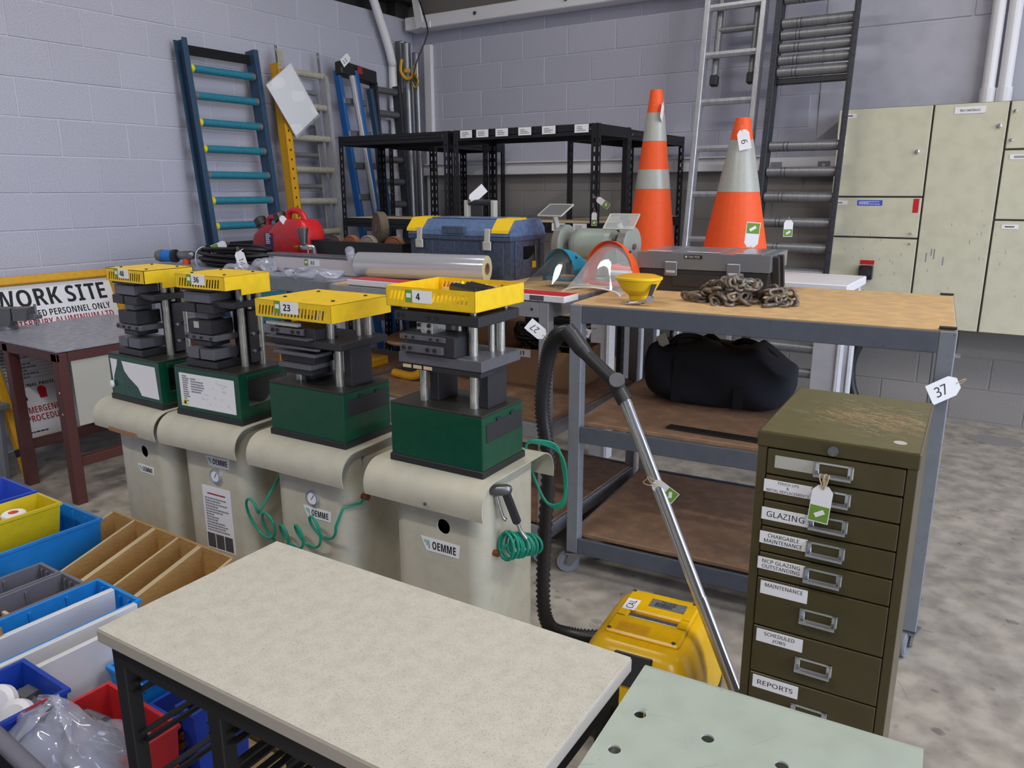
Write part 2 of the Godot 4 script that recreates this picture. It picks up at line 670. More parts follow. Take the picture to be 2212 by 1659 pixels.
	mt("dirtywhite", C("b7b3a4"), 0.7, 0, "grime", 6.0)
	mt("darkladder", C("3d3f47"), 0.5, 0.2, "grime", 4.0)
	mt("rackblack", C("1a1a1d"), 0.38, 0.1)
	mt("redbrown", C("552c28"), 0.5, 0, "chipped", 3.0)
	mt("benchtop", C("a3a6b2"), 0.35, 0.1, "grime", 2.0)
	mt("panelcream", C("d3d1b9"), 0.4, 0, "soft", 1.0)
	mt("switchgap", C("4c4c4a"), 0.7)
	mt("binblue", C("1c86dc"), 0.4, 0, "soft", 3.0)
	mt("binnavy", C("1a3fa8"), 0.4, 0, "soft", 3.0)
	mt("binviolet", C("3d5fd0"), 0.4, 0, "soft", 3.0)
	mt("binyellow", C("d8c01a"), 0.4, 0, "soft", 3.0)
	mt("bingrey", C("6a6a76"), 0.5, 0, "soft", 3.0)
	mt("binred", C("c02a30"), 0.4, 0, "soft", 3.0)
	mt("ply", C("c39a5e"), 0.6, 0, "grain", 3.0)
	mt("plyedge", C("cdb994"), 0.7)
	mt("cardboard", C("a07a58"), 0.8, 0, "soft", 3.0)
	mt("pallet", C("b59a6e"), 0.8, 0, "grain", 3.0)
	mt("brass", C("b79a3a"), 0.3, 0.9)
	mt("copper", C("a5633d"), 0.35, 0.8)
	mt("greenhose", C("16967a"), 0.35)
	mt("chainsteel", C("857a6e"), 0.42, 0.45, "grime", 12.0)
	mt("stone", C("6a5e50"), 0.9, 0, "grime", 10.0)
	mt("stonewarm", C("9b6247"), 0.9, 0, "grime", 10.0)
	mt("stonepale", C("9a9088"), 0.9, 0, "grime", 10.0)
	mt("blue", C("1f74c4"), 0.4)
	mt("navyprint", C("232a5c"), 0.5)
	mt("cyanplastic", C("1f8fb8"), 0.35)
	mt("string", C("c8b58c"), 0.8)
	mt("warnyellow", C("e2d414"), 0.5)
	mt("pink", C("d6b4b8"), 0.4)
	mt("palepanel", C("cfc7cb"), 0.35)
	mt("cable", C("151517"), 0.45)
	mt("polyroll", C("c9cbd2"), 0.14, 0.45)
	mt("rollend", C("d8d4ac"), 0.4)
	mt("bagged", C("6b5d78"), 0.6, 0, "grime", 8.0)
	mt("galvdark", C("84868a"), 0.3, 0.6, "streak", 4.0)
	var lp := mt("lamp", C("ffffff"), 0.5)
	lp.emission_enabled = true
	lp.emission = C("fffaf4")
	lp.emission_energy_multiplier = 3.0
	var g := mt("clear", Color(0.93, 0.96, 0.97, 0.24), 0.05)
	g.transparency = BaseMaterial3D.TRANSPARENCY_ALPHA
	var g2 := mt("lidclear", Color(0.5, 0.51, 0.53, 0.72), 0.25)
	g2.transparency = BaseMaterial3D.TRANSPARENCY_ALPHA
	var g3 := mt("polybag", Color(0.82, 0.83, 0.9, 0.3), 0.1)
	g3.transparency = BaseMaterial3D.TRANSPARENCY_ALPHA
	var g4 := mt("smokevisor", Color(0.35, 0.37, 0.38, 0.4), 0.06)
	g4.transparency = BaseMaterial3D.TRANSPARENCY_ALPHA

# ---------------------------------------------------------------- the room
func wall_blocks(w: Node3D, along_z: bool, p0: float, p1: float, joint: float, odd: float, rows: int, kinds) -> void:
	var cache := {}
	for r in rows:
		var y := 0.01 + 0.2 * r
		var off := joint + (odd if r % 2 == 1 else 0.2 - odd)
		var k := floori((p0 - off) / 0.4) - 1
		while off + 0.4 * k < p1:
			var a := maxf(p0, off + 0.4 * k) + 0.003
			var b := minf(p1, off + 0.4 * (k + 1)) - 0.003
			k += 1
			if b - a < 0.03:
				continue
			var m: Material = kinds.call(r, (a + b) * 0.5)
			if m == null:
				continue
			var l := snappedf(b - a, 0.001)
			if not cache.has(l):
				var s := S()
				bx(s, Vector3.ZERO, v3(0.03, 0.1945, l) if along_z else v3(l, 0.1945, 0.03), 0.0035)
				s.generate_normals()
				cache[l] = s.commit()
			var jit := rng.randf_range(-0.0012, 0.0012)
			var at := v3(-4.625 + jit, y + 0.1, (a + b) * 0.5) if along_z else v3((a + b) * 0.5, y + 0.1, -5.475 + jit)
			again(w, "block", cache[l], m, Transform3D(Basis(), at))

func room() -> void:
	var s := S()
	bb(s, v3(-5.2, -0.2, -6.0), v3(14.0, 0.0, 7.0))
	var fl := struct("floor", s, M.floor)
	s = S()
	var ov := PackedVector2Array()
	for k in 26:
		var a := TAU * k / 26
		ov.append(Vector2(0.15 * cos(a) * (1.0 + 0.08 * sin(k * 2.3)), 0.1 * sin(a) * (1.0 + 0.1 * sin(k * 1.7))))
	prism(s, ov, 0.0, 0.0012, Transform3D(Basis(v3(1, 0, 0), v3(0, 0, -1), UP), v3(0.0, 0, -5.12)))
	put(fl, "patched_hole", s, M.warmgrey)
	s = S()
	bb(s, v3(-4.9, 0, -5.7), v3(-4.6135, 2.81, 6.2))
	var wl := struct("wall_left", s, M.mortar)
	var pick := func(_r: int, _p: float) -> Material:
		return [M.wall, M.wall2, M.wall3][rng.randi() % 3]
	wall_blocks(wl, true, -5.46, -0.6, -2.599 - 8.0, 0.0, 14, pick)
	s = S()
	bb(s, v3(-4.9, 2.81, -5.7), v3(-4.7, 4.7, 6.2))
	for z in 9:
		bb(s, v3(-4.7, 2.81, -5.4 + z * 1.2), v3(-4.6, 4.6, -5.25 + z * 1.2))
	bb(s, v3(-4.7, 2.92, -5.46), v3(-4.5, 3.1, 6.0))
	struct("wall_left_cladding", s, M.dark_cladding)
	s = S()
	bb(s, v3(-4.9, 0, -5.7), v3(5.8, 2.81, -5.4635))
	var wb := struct("wall_back", s, M.mortar)
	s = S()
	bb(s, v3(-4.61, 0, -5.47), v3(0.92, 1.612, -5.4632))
	put(wb, "lower_mortar", s, M.warmgrey2)  # joints below the rail, in the same darker grey
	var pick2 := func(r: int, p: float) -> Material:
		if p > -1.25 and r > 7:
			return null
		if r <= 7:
			return [M.warmgrey, M.warmgrey2][rng.randi() % 2]  # rows up to the rail are coloured darker than those above
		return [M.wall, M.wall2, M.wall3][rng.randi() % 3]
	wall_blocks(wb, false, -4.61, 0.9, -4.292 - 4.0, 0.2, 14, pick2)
	s = S()
	bx(s, v3(-0.62, 1.99, -5.47), v3(1.24, 0.76, 0.03), 0.004)
	put(wb, "render_panel", s, M.plaster)
	s = S()
	bx(s, v3(-0.84, 2.59, -5.47), v3(0.8, 0.42, 0.03), 0.004)
	bx(s, v3(0.4, 2.59, -5.47), v3(1.66, 0.42, 0.03), 0.004)
	bx(s, v3(0.65, 1.99, -5.47), v3(1.28, 0.76, 0.03), 0.004)
	put(wb, "render_panel", s, M.plaster)
	s = S()
	bb(s, v3(-4.9, 2.81, -5.7), v3(5.8, 4.7, -5.46))
	struct("wall_back_cladding", s, M.cladding)
	s = S()
	bx(s, v3(-1.5, 2.75, -5.375), v3(6.1, 0.1, 0.15), 0.006)
	var tb := struct("trim_1", s, M.white)
	for x in [-3.83, -3.02, -2.2, -1.4]:
		pcyl(tb, "bolt", v3(x, 2.755, -5.302), v3(x, 2.755, -5.29), 0.014, M.steel, -1, 8)
	# pale cable rail along the wall
	s = S()
	bx(s, v3(-3.02, 1.585, -5.42), v3(2.92, 0.088, 0.075), 0.004)
	bx(s, v3(-3.02, 1.634, -5.405), v3(2.92, 0.01, 0.1), 0.002)
	struct("trim_2", s, M.white)
	s = S()
	bb(s, v3(-4.9, 4.6, -5.7), v3(5.8, 4.7, 6.2))
	struct("ceiling", s, M.cladding)
	s = S()
	bb(s, v3(5.6, 0, -5.7), v3(5.8, 4.7, -4.9))
	bb(s, v3(5.6, 0, 2.2), v3(5.8, 4.7, 6.2))
	bb(s, v3(5.6, 4.0, -4.9), v3(5.8, 4.7, 2.2))
	struct("wall_right", s, M.plaster)
	s = S()
	bb(s, v3(-4.9, 0, 6.0), v3(5.8, 4.7, 6.2))
	struct("wall_front", s, M.plaster)

# ---------------------------------------------------------------- racking
func angle_post(s: SurfaceTool, x: float, z: float, sx: float, sz: float, h: float) -> void:
	for ax in 2:
		var o := v3(x, 0, z)
		var u := v3(sx, 0, 0) if ax == 0 else v3(0, 0, sz)
		var n := v3(0, 0, sz) if ax == 0 else v3(sx, 0, 0)
		for e in [[0.0, 0.015], [0.025, 0.04]]:
			bb(s, o + u * e[0], o + u * e[1] + n * 0.002 + UP * h)
		var y := 0.0
		while y < h:
			bb(s, o + u * 0.015 + UP * y, o + u * 0.025 + n * 0.002 + UP * minf(y + 0.024, h))
			y += 0.05
	
func rack(label: String, at: Vector3, turn: float, w: float, d: float, shelves: Array, stickers: Array) -> void:
	var t := thing("shelving_unit", label, "shelving", at, turn, "black boltless shelving in the corner")
	var h := 1.775
	for a in [[0.0, 0.0, 1.0, -1.0], [w, 0.0, -1.0, -1.0], [0.0, -d, 1.0, 1.0], [w, -d, -1.0, 1.0]]:
		var s := S()
		angle_post(s, a[0], a[1], a[2], a[3], h)
		put(t, "post", s, M.rackblack)
	for i in shelves.size():
		var y: float = shelves[i]
		var s := S()
		for z in [-0.006, -d + 0.006]:
			bx(s, v3(w / 2, y - 0.032, z), v3(w - 0.006, 0.06, 0.01), 0.002)
			bx(s, v3(w / 2, y - 0.03, z + (0.004 if z > -0.1 else -0.004)), v3(w - 0.09, 0.022, 0.012), 0.004)
		for x in [0.006, w - 0.006]:
			bx(s, v3(x, y - 0.032, -d / 2), v3(0.01, 0.06, d - 0.006), 0.002)
		var f := put(t, "shelf_beams", s, M.rackblack)
		pbox(f, "deck", v3(w / 2, y - 0.006, -d / 2), v3(w - 0.03, 0.012, d - 0.03), M.rackblack if i == 0 else M.plyedge)
		for k in stickers[i]:
			var st := pbox(t, "sticker", v3(k, y - 0.026, 0.0125), v3(0.088, 0.044, 0.001), M.paper)
			print_rows(st, 0.06, 0.028, 3, xf(k, y - 0.027, 0.013), M.greyink)

func racking() -> void:
	rack("black shelving unit nearest the ladders, bare top without stickers", v3(-4.015, 0, -3.95), 0, 0.945, 0.42, [1.775, 1.24, 0.7, 0.2], [[], [], [], []])
	rack("black shelving unit with six white stickers along its top beam", v3(-3.035, 0, -3.95), 0, 0.995, 0.42, [1.775, 1.24, 0.7, 0.2], [[0.11, 0.23, 0.37, 0.53, 0.69, 0.9], [0.6, 0.76, 0.9], [], []])
	rack("black shelving unit end-on behind the traffic cones", v3(-2.085, 0, -4.44), 90, 0.9, 0.42, [1.775, 1.24, 0.7, 0.2], [[], [], [], []])
	rack("black shelving unit end-on in the wall corner behind the other racks", v3(-3.585, 0, -4.44), 90, 0.9, 0.42, [1.775, 0.62, 0.2], [[], [], []])
	var t := thing("price_tag", "white and green tag hanging upright from the rack post", "tag", v3(-2.045, 1.3, -3.938), 20, "tags on the rack post")
	hang_tag(t, 0.03, 0.075, "")
	t = thing("price_tag", "white and green tag hanging askew above another on rack post", "tag", v3(-2.03, 1.375, -3.938), 25, "tags on the rack post")
	hang_tag(t, 0.034, 0.08, "", 55.0)

# string + card; the card hangs below the origin
func hang_tag(t: Node3D, w: float, h: float, word: String, roll := 0.0, green := true, back := 0.0, spin := -90.0) -> void:
	var b := Transform3D(Basis(Vector3(0, 0, 1), deg_to_rad(roll)), Vector3.ZERO)
	var s := S()
	prism(s, pv([-w / 2, -h, w / 2, -h, w / 2, -w * 0.3, w * 0.25, 0, -w * 0.25, 0, -w / 2, -w * 0.3]), -0.0006, 0.0006, b)
	var c := put(t, "card", s, M.paper)
	if green:
		s = S()
		bb(s, v3(-w * 0.46, -h * 0.97, 0.0007), v3(w * 0.46, -h * 0.55, 0.0011), 0, b)
		put(c, "green_print", s, M.greenink)
		s = S()
		bb(s, v3(-w * 0.22, -h * 0.06, 0.0012), v3(w * 0.28, h * 0.06, 0.0015), 0, b * xf(0, -h * 0.76, 0, 0, 0, 35))
		put(c, "price_sticker", s, M.paper)
	if word:
		txt(c, word, h * 0.19 * word.length(), w * 0.5, b * xf(0, -h * 0.6, 0.0011, 0, 0, spin), M.ink, false)
	s = S()
	tube(s, curve([b * v3(0, -0.008, 0.001), b * v3(-0.004, 0.006, 0.002 + back), b * v3(0, 0.022, -0.004 + back), b * v3(0.005, 0.006, -0.002), b * v3(0, -0.008, -0.001)], 4), 0.0009, 5)
	put(t, "string", s, M.string)

# ---------------------------------------------------------------- things on and against the walls
# leaning frame: base point, across direction, lean vector
func leaner(called: String, label: String, cat: String, base: Vector3, across: Vector3, up: Vector3, group := "") -> Node3D:
	var t := thing(called, label, cat, base, 0, group)
	var u := up.normalized()
	t.basis = Basis(across, u, across.cross(u))
	return t

func wall_things() -> void:
	var zb := v3(0, 0, -1)
	# blue roller conveyor on the left wall
	var t := leaner("roller_conveyor", "blue steel roller conveyor section with turquoise rollers leaning on left wall", "conveyor", v3(-4.27, 0, -3.17), zb, v3(-0.105, 1, 0), "roller conveyor sections against the walls")
	for x in [0.0, 0.5]:
		var s := S()
		var sg := 1.0 if x == 0.0 else -1.0
		bb(s, v3(x - 0.002, 0.02, -0.045), v3(x + 0.002, 2.34, 0.045), 0.001)
		bb(s, v3(x - sg * 0.035, 0.02, 0.041), v3(x, 2.34, 0.045), 0.001)
		bb(s, v3(x - sg * 0.035, 0.02, -0.045), v3(x, 2.34, -0.041), 0.001)
		for k in 30:
			cy(s, v3(x + sg * 0.002, 0.1 + k * 0.076, 0.02), v3(x + sg * 0.005, 0.1 + k * 0.076, 0.02), 0.005, -1, 6)
		put(t, "rail", s, M.blueframe)
	pbox(t, "cross_bar", v3(0.25, 2.28, 0.0), v3(0.49, 0.06, 0.008), M.rackblack, 0.002)
	pbox(t, "cross_bar", v3(0.25, 1.08, -0.02), v3(0.49, 0.045, 0.008), M.rackblack, 0.002)
	for k in 13:
		var y := 2.17 - k * 0.161
		var o := pcyl(t, "roller", v3(0.03, y, 0.012), v3(0.47, y, 0.012), 0.024, M.turquoise)
		pcyl(o, "end_cap", v3(0.006, y, 0.012), v3(0.031, y, 0.012), 0.026, M.warnyellow if k % 3 != 1 else M.galv)
		pcyl(o, "end_cap", v3(0.469, y, 0.012), v3(0.494, y, 0.012), 0.026, M.galv)
	# yellow and white extension ladder
	t = leaner("extension_ladder", "old extension ladder with yellow left rail and paint-spattered white rungs", "ladder", v3(-4.26, 0, -3.83), zb, v3(-0.1, 1, -0.02))
	var s := S()
	bb(s, v3(-0.035, 0.02, -0.035), v3(-0.031, 2.28, 0.035))
	bb(s, v3(0.026, 0.02, -0.035), v3(0.03, 2.28, 0.035))
	bb(s, v3(-0.035, 0.02, -0.035), v3(0.03, 2.28, -0.032))
	bb(s, v3(-0.035, 0.02, 0.032), v3(-0.008, 2.28, 0.035))
	bb(s, v3(0.004, 0.02, 0.032), v3(0.03, 2.28, 0.035))
	for k in 35:
		bb(s, v3(-0.008, 0.02 + k * 0.065, 0.032), v3(0.004, minf(0.07 + k * 0.065, 2.28), 0.035))
	var yr := put(t, "rail", s, M.signyellow)
	pbox(yr, "end_bracket", v3(0.0, 2.3, 0.037), v3(0.05, 0.13, 0.004), M.dirtywhite, 0.001)
	s = S()
	bb(s, v3(0.40, 0.02, -0.035), v3(0.405, 2.24, 0.035), 0.002)
	bb(s, v3(0.40, 0.02, 0.03), v3(0.435, 2.24, 0.035), 0.002)
	bb(s, v3(0.40, 0.02, -0.035), v3(0.435, 2.24, -0.03), 0.002)
	put(t, "rail", s, M.alu)
	s = S()
	bb(s, v3(0.33, 0.02, -0.075), v3(0.385, 2.02, -0.04), 0.004)
	put(t, "fly_rail", s, M.galv)
	for k in 10:
		var y := 2.24 - k * 0.222
		pcyl(t, "rung", v3(0.03, y, 0.0), v3(0.42, y, 0.0), 0.023, M.dirtywhite)
	for k in 4:
		pcyl(t, "fly_rung", v3(0.03, 2.13 - k * 0.222, -0.06), v3(0.38, 2.13 - k * 0.222, -0.06), 0.018, M.galv)
	for x in [0.03, 0.415]:
		s = S()
		bb(s, v3(x - 0.011, 2.27, -0.032), v3(x + 0.011, 2.375, -0.028))
		bb(s, v3(x - 0.011, 2.395, -0.032), v3(x + 0.011, 2.41, -0.028))
		for sg in [-0.011, 0.006]:
			bb(s, v3(x + sg, 2.375, -0.032), v3(x + sg + 0.005, 2.395, -0.028))
		put(t, "hook_plate", s, M.galv)
	# sheet in a plastic sleeve on the ladder
	t = thing("paper_sheet", "white sheet in a glossy plastic sleeve hanging askew on yellow ladder rail", "paper", v3(-4.38, 2.185, -3.79), 90)
	s = S()
	var pb := xf(0, 0, 0, 0, 0, 36)
	bb(s, v3(-0.14, -0.385, 0), v3(0.135, 0.0, 0.0008), 0, pb)
	put(t, "sheet", s, M.paper)
	s = S()
	for j in 10:
		for i in 8:
			var pq: Array = []
			for q in [[0, 0], [1, 0], [1, 1], [0, 1]]:
				var a: float = -0.146 + 0.288 * (i + q[0]) / 8.0
				var b: float = -0.4 + 0.408 * (j + q[1]) / 10.0
				pq.append(pb * v3(a, b, 0.003 + 0.003 * sin(a * 25.0 + b * 15.0) + 0.002 * sin(b * 40.0)))
			s.set_smooth_group(1)
			qn(s, pq[0], pq[1], pq[2], pq[3], v3(0, 0, 1))
	put(t, "sleeve", s, M.clear)
	ptube(t, "cord", curve([v3(0.03, -0.02, 0), v3(0.05, 0.08, -0.02), v3(0.06, 0.14, -0.05)], 5), 0.0015, M.string, 5)
	# blue stepladder
	t = leaner("stepladder", "folded blue fibreglass stepladder with black top cap beside corner poles", "ladder", v3(-4.22, 0, -4.40), zb, v3(-0.105, 1, 0.0))
	var skew := 0.11
	for a in [[0.02, M.brightblue, 0.0], [0.15, M.brightblue, 0.05]]:
		s = S()
		bar(s, v3(a[0] + skew, 0.0, a[2]), v3(a[0] - 0.01, 2.3, a[2]), 0.03, 0.06, 0.003, v3(0, 0, 1))
		put(t, "rail", s, a[1])
	s = S()
	bar(s, v3(0.30, 0.0, 0.06), v3(0.1, 2.26, 0.06), 0.055, 0.02, 0.002, v3(0, 0, 1))
	var al := put(t, "inner_rail", s, M.alu)
	s = S()
	bar(s, v3(0.295, 0.0, 0.072), v3(0.095, 2.26, 0.072), 0.007, 0.008, 0.0, v3(0, 0, 1))
	put(al, "rib", s, M.white)
	s = S()
	bar(s, v3(0.46, 0.0, 0.0), v3(0.34, 2.2, 0.0), 0.03, 0.05, 0.003, v3(0, 0, 1))
	put(t, "rail", s, M.blueframe)
	s = S()
	bar(s, v3(-0.005, 2.31, 0.03), v3(0.37, 2.27, 0.03), 0.1, 0.075, 0.008, v3(0, 0, 1))
	var cap := put(t, "top_cap", s, M.rubber)
	pbox(cap, "red_sticker", v3(0.17, 2.3, 0.0815), v3(0.05, 0.05, 0.002), M.redink)
	for k in 9:
		var y := 0.2 + k * 0.235
		pbox(t, "tread", v3(0.24 - 0.05 * y, y, 0.0), v3(0.24, 0.045, 0.07), M.galvdark, 0.004)
	var tg := thing("number_tag", "white tag reading 11 on the black stepladder cap", "tag", v3(-4.375, 2.385, -4.46), 90, "numbered tags")
	hang_tag(tg, 0.06, 0.1, "11", -50.0, false)
	# dark conveyor behind the stepladder
	t = leaner("roller_conveyor", "narrow dark roller conveyor section standing behind the blue stepladder", "conveyor", v3(-4.36, 0, -4.83), zb, v3(-0.06, 1, 0.0), "roller conveyor sections against the walls")
	for x in [0.0, 0.27]:
		s = S()
		bb(s, v3(x - 0.004, 0.0, -0.04), v3(x + 0.012, 2.25, 0.04), 0.002)
		for k in 24:
			cy(s, v3(x + 0.012, 0.1 + k * 0.09, 0.0), v3(x + 0.013, 0.1 + k * 0.09, 0.0), 0.008, -1, 6)
		put(t, "rail", s, M.darkladder)
	for k in 12:
		pcyl(t, "roller", v3(0.01, 2.2 - k * 0.178, 0.0), v3(0.26, 2.2 - k * 0.178, 0.0), 0.028, M.galvdark)
	# poles in the corner
	var n := 0
	for a in [[-4.53, -5.26, 2.61, 0.045], [-4.43, -5.2, 2.58, 0.038], [-4.345, -5.22, 2.5, 0.03]]:
		var nm: String = ["widest aluminium tube standing in the wall corner", "middle aluminium tube in the corner carrying the yellow clamp", "thinnest aluminium tube standing in the wall corner"][n]
		t = thing("metal_pole", nm, "pole", v3(a[0], 0, a[1]), 0, "aluminium poles in the corner")
		s = S()
		lathe(s, [[a[3] - 0.004, a[2]], [a[3], a[2]], [a[3], 0.0], [0.0, 0.0]], 18, Transform3D(Basis.from_euler(v3(0.0, 0, 0.012)), Vector3.ZERO))
		lathe(s, [[a[3] - 0.004, a[2]], [a[3] - 0.004, a[2] - 0.3]], 18, Transform3D(Basis.from_euler(v3(0.0, 0, 0.012)), Vector3.ZERO))
		put(t, "tube", s, M.galvdark)
		pbox(t, "end_plug", v3(-a[2] * 0.012, a[2] + 0.001, 0), v3(a[3] * 1.5, 0.006, a[3] * 1.5), M.rubber, 0.001)
		n += 1
	t = thing("clamp_hook", "yellow rope clamp hooked high on the corner poles", "clamp", v3(-4.395, 2.38, -5.14), 20)
	ptube(t, "hook", curve([v3(-0.05, 0.07, 0), v3(-0.06, -0.02, 0.0), v3(-0.01, -0.08, 0.0), v3(0.05, -0.05, 0), v3(0.06, 0.02, 0)], 6), 0.013, M.signyellow, 8)
	ptube(t, "ring", curve([v3(0.06, -0.06, 0), v3(0.085, -0.1, 0), v3(0.06, -0.15, 0), v3(0.035, -0.1, 0)], 6, true), 0.009, M.brass, 7, true)
	pbox(t, "jaw", v3(0.0, -0.02, 0.01), v3(0.05, 0.03, 0.02), M.signyellow, 0.004)
	t = thing("hanging_cable", "thin black cable hanging from the roof strut to the corner poles", "cable", Vector3.ZERO)
	ptube(t, "cord", curve([v3(-4.36, 2.95, -5.24), v3(-4.25, 2.7, -5.22), v3(-4.245, 2.6, -5.2), v3(-4.3, 2.42, -5.14), v3(-4.335, 2.27, -5.12)], 8), 0.006, M.cable, 6)
	t = thing("roof_strut", "white flat steel strut rising from the wall beam in corner", "strut", v3(-4.32, 2.72, -5.28))
	pbox(t, "flat_bar", v3(-0.05, 0.3, 0), v3(0.075, 0.62, 0.02), M.white, 0.003).rotation_degrees.z = 10
	pbox(t, "foot_plate", v3(0.02, 0.0, 0), v3(0.08, 0.05, 0.02), M.white, 0.003)
	t = thing("wall_conduit", "white plastic conduit bending down the left wall near corner", "conduit", Vector3.ZERO)
	var cs := S()
	tube(cs, curve([v3(-4.52, 2.98, -4.84), v3(-4.52, 2.75, -4.96), v3(-4.53, 2.45, -5.1), v3(-4.55, 2.2, -5.13), v3(-4.55, 0.3, -5.13), v3(-4.55, 0.0, -5.13)], 8), 0.034, 14)
	put(t, "pipe", cs, M.white)
	pcyl(t, "coupling", v3(-4.55, 2.2, -5.13), v3(-4.55, 2.08, -5.13), 0.039, M.white)
	for y in [0.7, 1.4, 2.0]:
		pbox(t, "saddle_clip", v3(-4.585, y, -5.13), v3(0.05, 0.025, 0.1), M.white, 0.004)
	t = thing("corner_batten", "pale painted batten down the back wall beside the poles", "batten", v3(-4.42, 0, -5.44))
	pbox(t, "board", v3(0, 1.3, 0), v3(0.075, 2.6, 0.04), M.white, 0.003)
	# aluminium ladder on the back wall
	var xr := v3(1, 0, 0)
	t = leaner("aluminium_ladder", "tall aluminium ladder leaning on the back wall behind cones", "ladder", v3(-1.925, 0, -4.88), xr, v3(0, 1, -0.125))
	for x in [0.0, 0.36]:
		s = S()
		bb(s, v3(x - 0.004, 0.0, -0.035), v3(x + 0.032, 3.1, 0.035), 0.004)
		put(t, "rail", s, M.alu)
	for k in 10:
		var y := 2.56 - k * 0.29 + 0.29
		s = S()
		prism(s, pv([-0.022, 0.018, 0.022, 0.018, 0.022, 0.0, 0.012, -0.016, -0.012, -0.016, -0.022, 0.0]), 0.0, 0.335, Transform3D(Basis(v3(0, 0, -1), v3(0, 1, 0), v3(1, 0, 0)), v3(0.028, y, 0)))
		put(t, "rung", s, M.alu)
	for x in [0.075, 0.315]:
		var ins := S()
		cy(ins, v3(x, 2.95, -0.06), v3(x, 2.16, -0.06), 0.022, -1, 12)
		var g := put(t, "fly_tube", ins, M.galv)
		pbox(g, "rubber_foot", v3(x, 2.13, -0.06), v3(0.05, 0.07, 0.05), M.rubber, 0.008)
	pcyl(t, "fly_rung", v3(0.075, 2.44, -0.06), v3(0.315, 2.44, -0.06), 0.022, M.galv)
	# grey roller conveyor on the back wall
	t = leaner("roller_conveyor", "dark roller conveyor section with thick grey rollers beside the switchboard", "conveyor", v3(-1.425, 0, -4.86), xr, v3(0.0, 1, -0.11), "roller conveyor sections against the walls")
	for x in [0.0, 0.425]:
		s = S()
		var sg := 1.0 if x == 0.0 else -1.0
		bb(s, v3(x - 0.006, 0.0, -0.05), v3(x + 0.006, 2.9, 0.05), 0.002)
		bb(s, v3(minf(x, x - sg * 0.028), 0.0, 0.042), v3(maxf(x, x - sg * 0.028), 2.9, 0.05), 0.001)
		for k in 40:
			cy(s, v3(x - sg * 0.015, 0.08 + k * 0.07, 0.05), v3(x - sg * 0.015, 0.08 + k * 0.07, 0.053), 0.004, -1, 6)
		put(t, "rail", s, M.darkladder)
	var ys: Array = [2.61, 2.54, 2.4, 2.333, 2.262, 2.19, 2.12]
	for k in 11:
		ys.append(1.685 - k * 0.152)
	for y in ys:
		var o := pcyl(t, "roller", v3(0.012, y, 0.0), v3(0.413, y, 0.0), 0.03, M.galv if y > 0 else M.galv)
		var gr := S()
		for x in [0.1, 0.122]:
			cy(gr, v3(x - 0.002, y, 0), v3(x + 0.002, y, 0), 0.0306, -1, 16)
		put(o, "groove_ring", gr, M.darkladder)
	pbox(t, "cross_bar", v3(0.21, 2.07, -0.02), v3(0.41, 0.035, 0.03), M.rackblack, 0.003)
	tg = thing("price_tag", "white and green tag hanging from a grey conveyor roller", "tag", v3(-1.235, 1.24, -4.93), 30, "price tags")
	hang_tag(tg, 0.055, 0.1, "")
	# pale rail with sockets on the wall under the conveyor
	t = thing("socket_rail", "cream wall trunking with two grey outlets behind grey conveyor", "trunking", v3(-1.31, 1.57, -5.42))
	pbox(t, "trunking", v3(0, 0, 0), v3(0.48, 0.105, 0.07), M.white, 0.004)
	for x in [-0.35, -0.05]:
		pbox(t, "outlet", v3(x + 0.2, 0.0, 0.037), v3(0.075, 0.05, 0.004), M.greyink, 0.002)
		pcyl(t, "screw", v3(x + 0.2, 0.0, 0.038), v3(x + 0.2, 0.0, 0.043), 0.01, M.chrome, -1, 8)
	switchboard()
	work_sign()

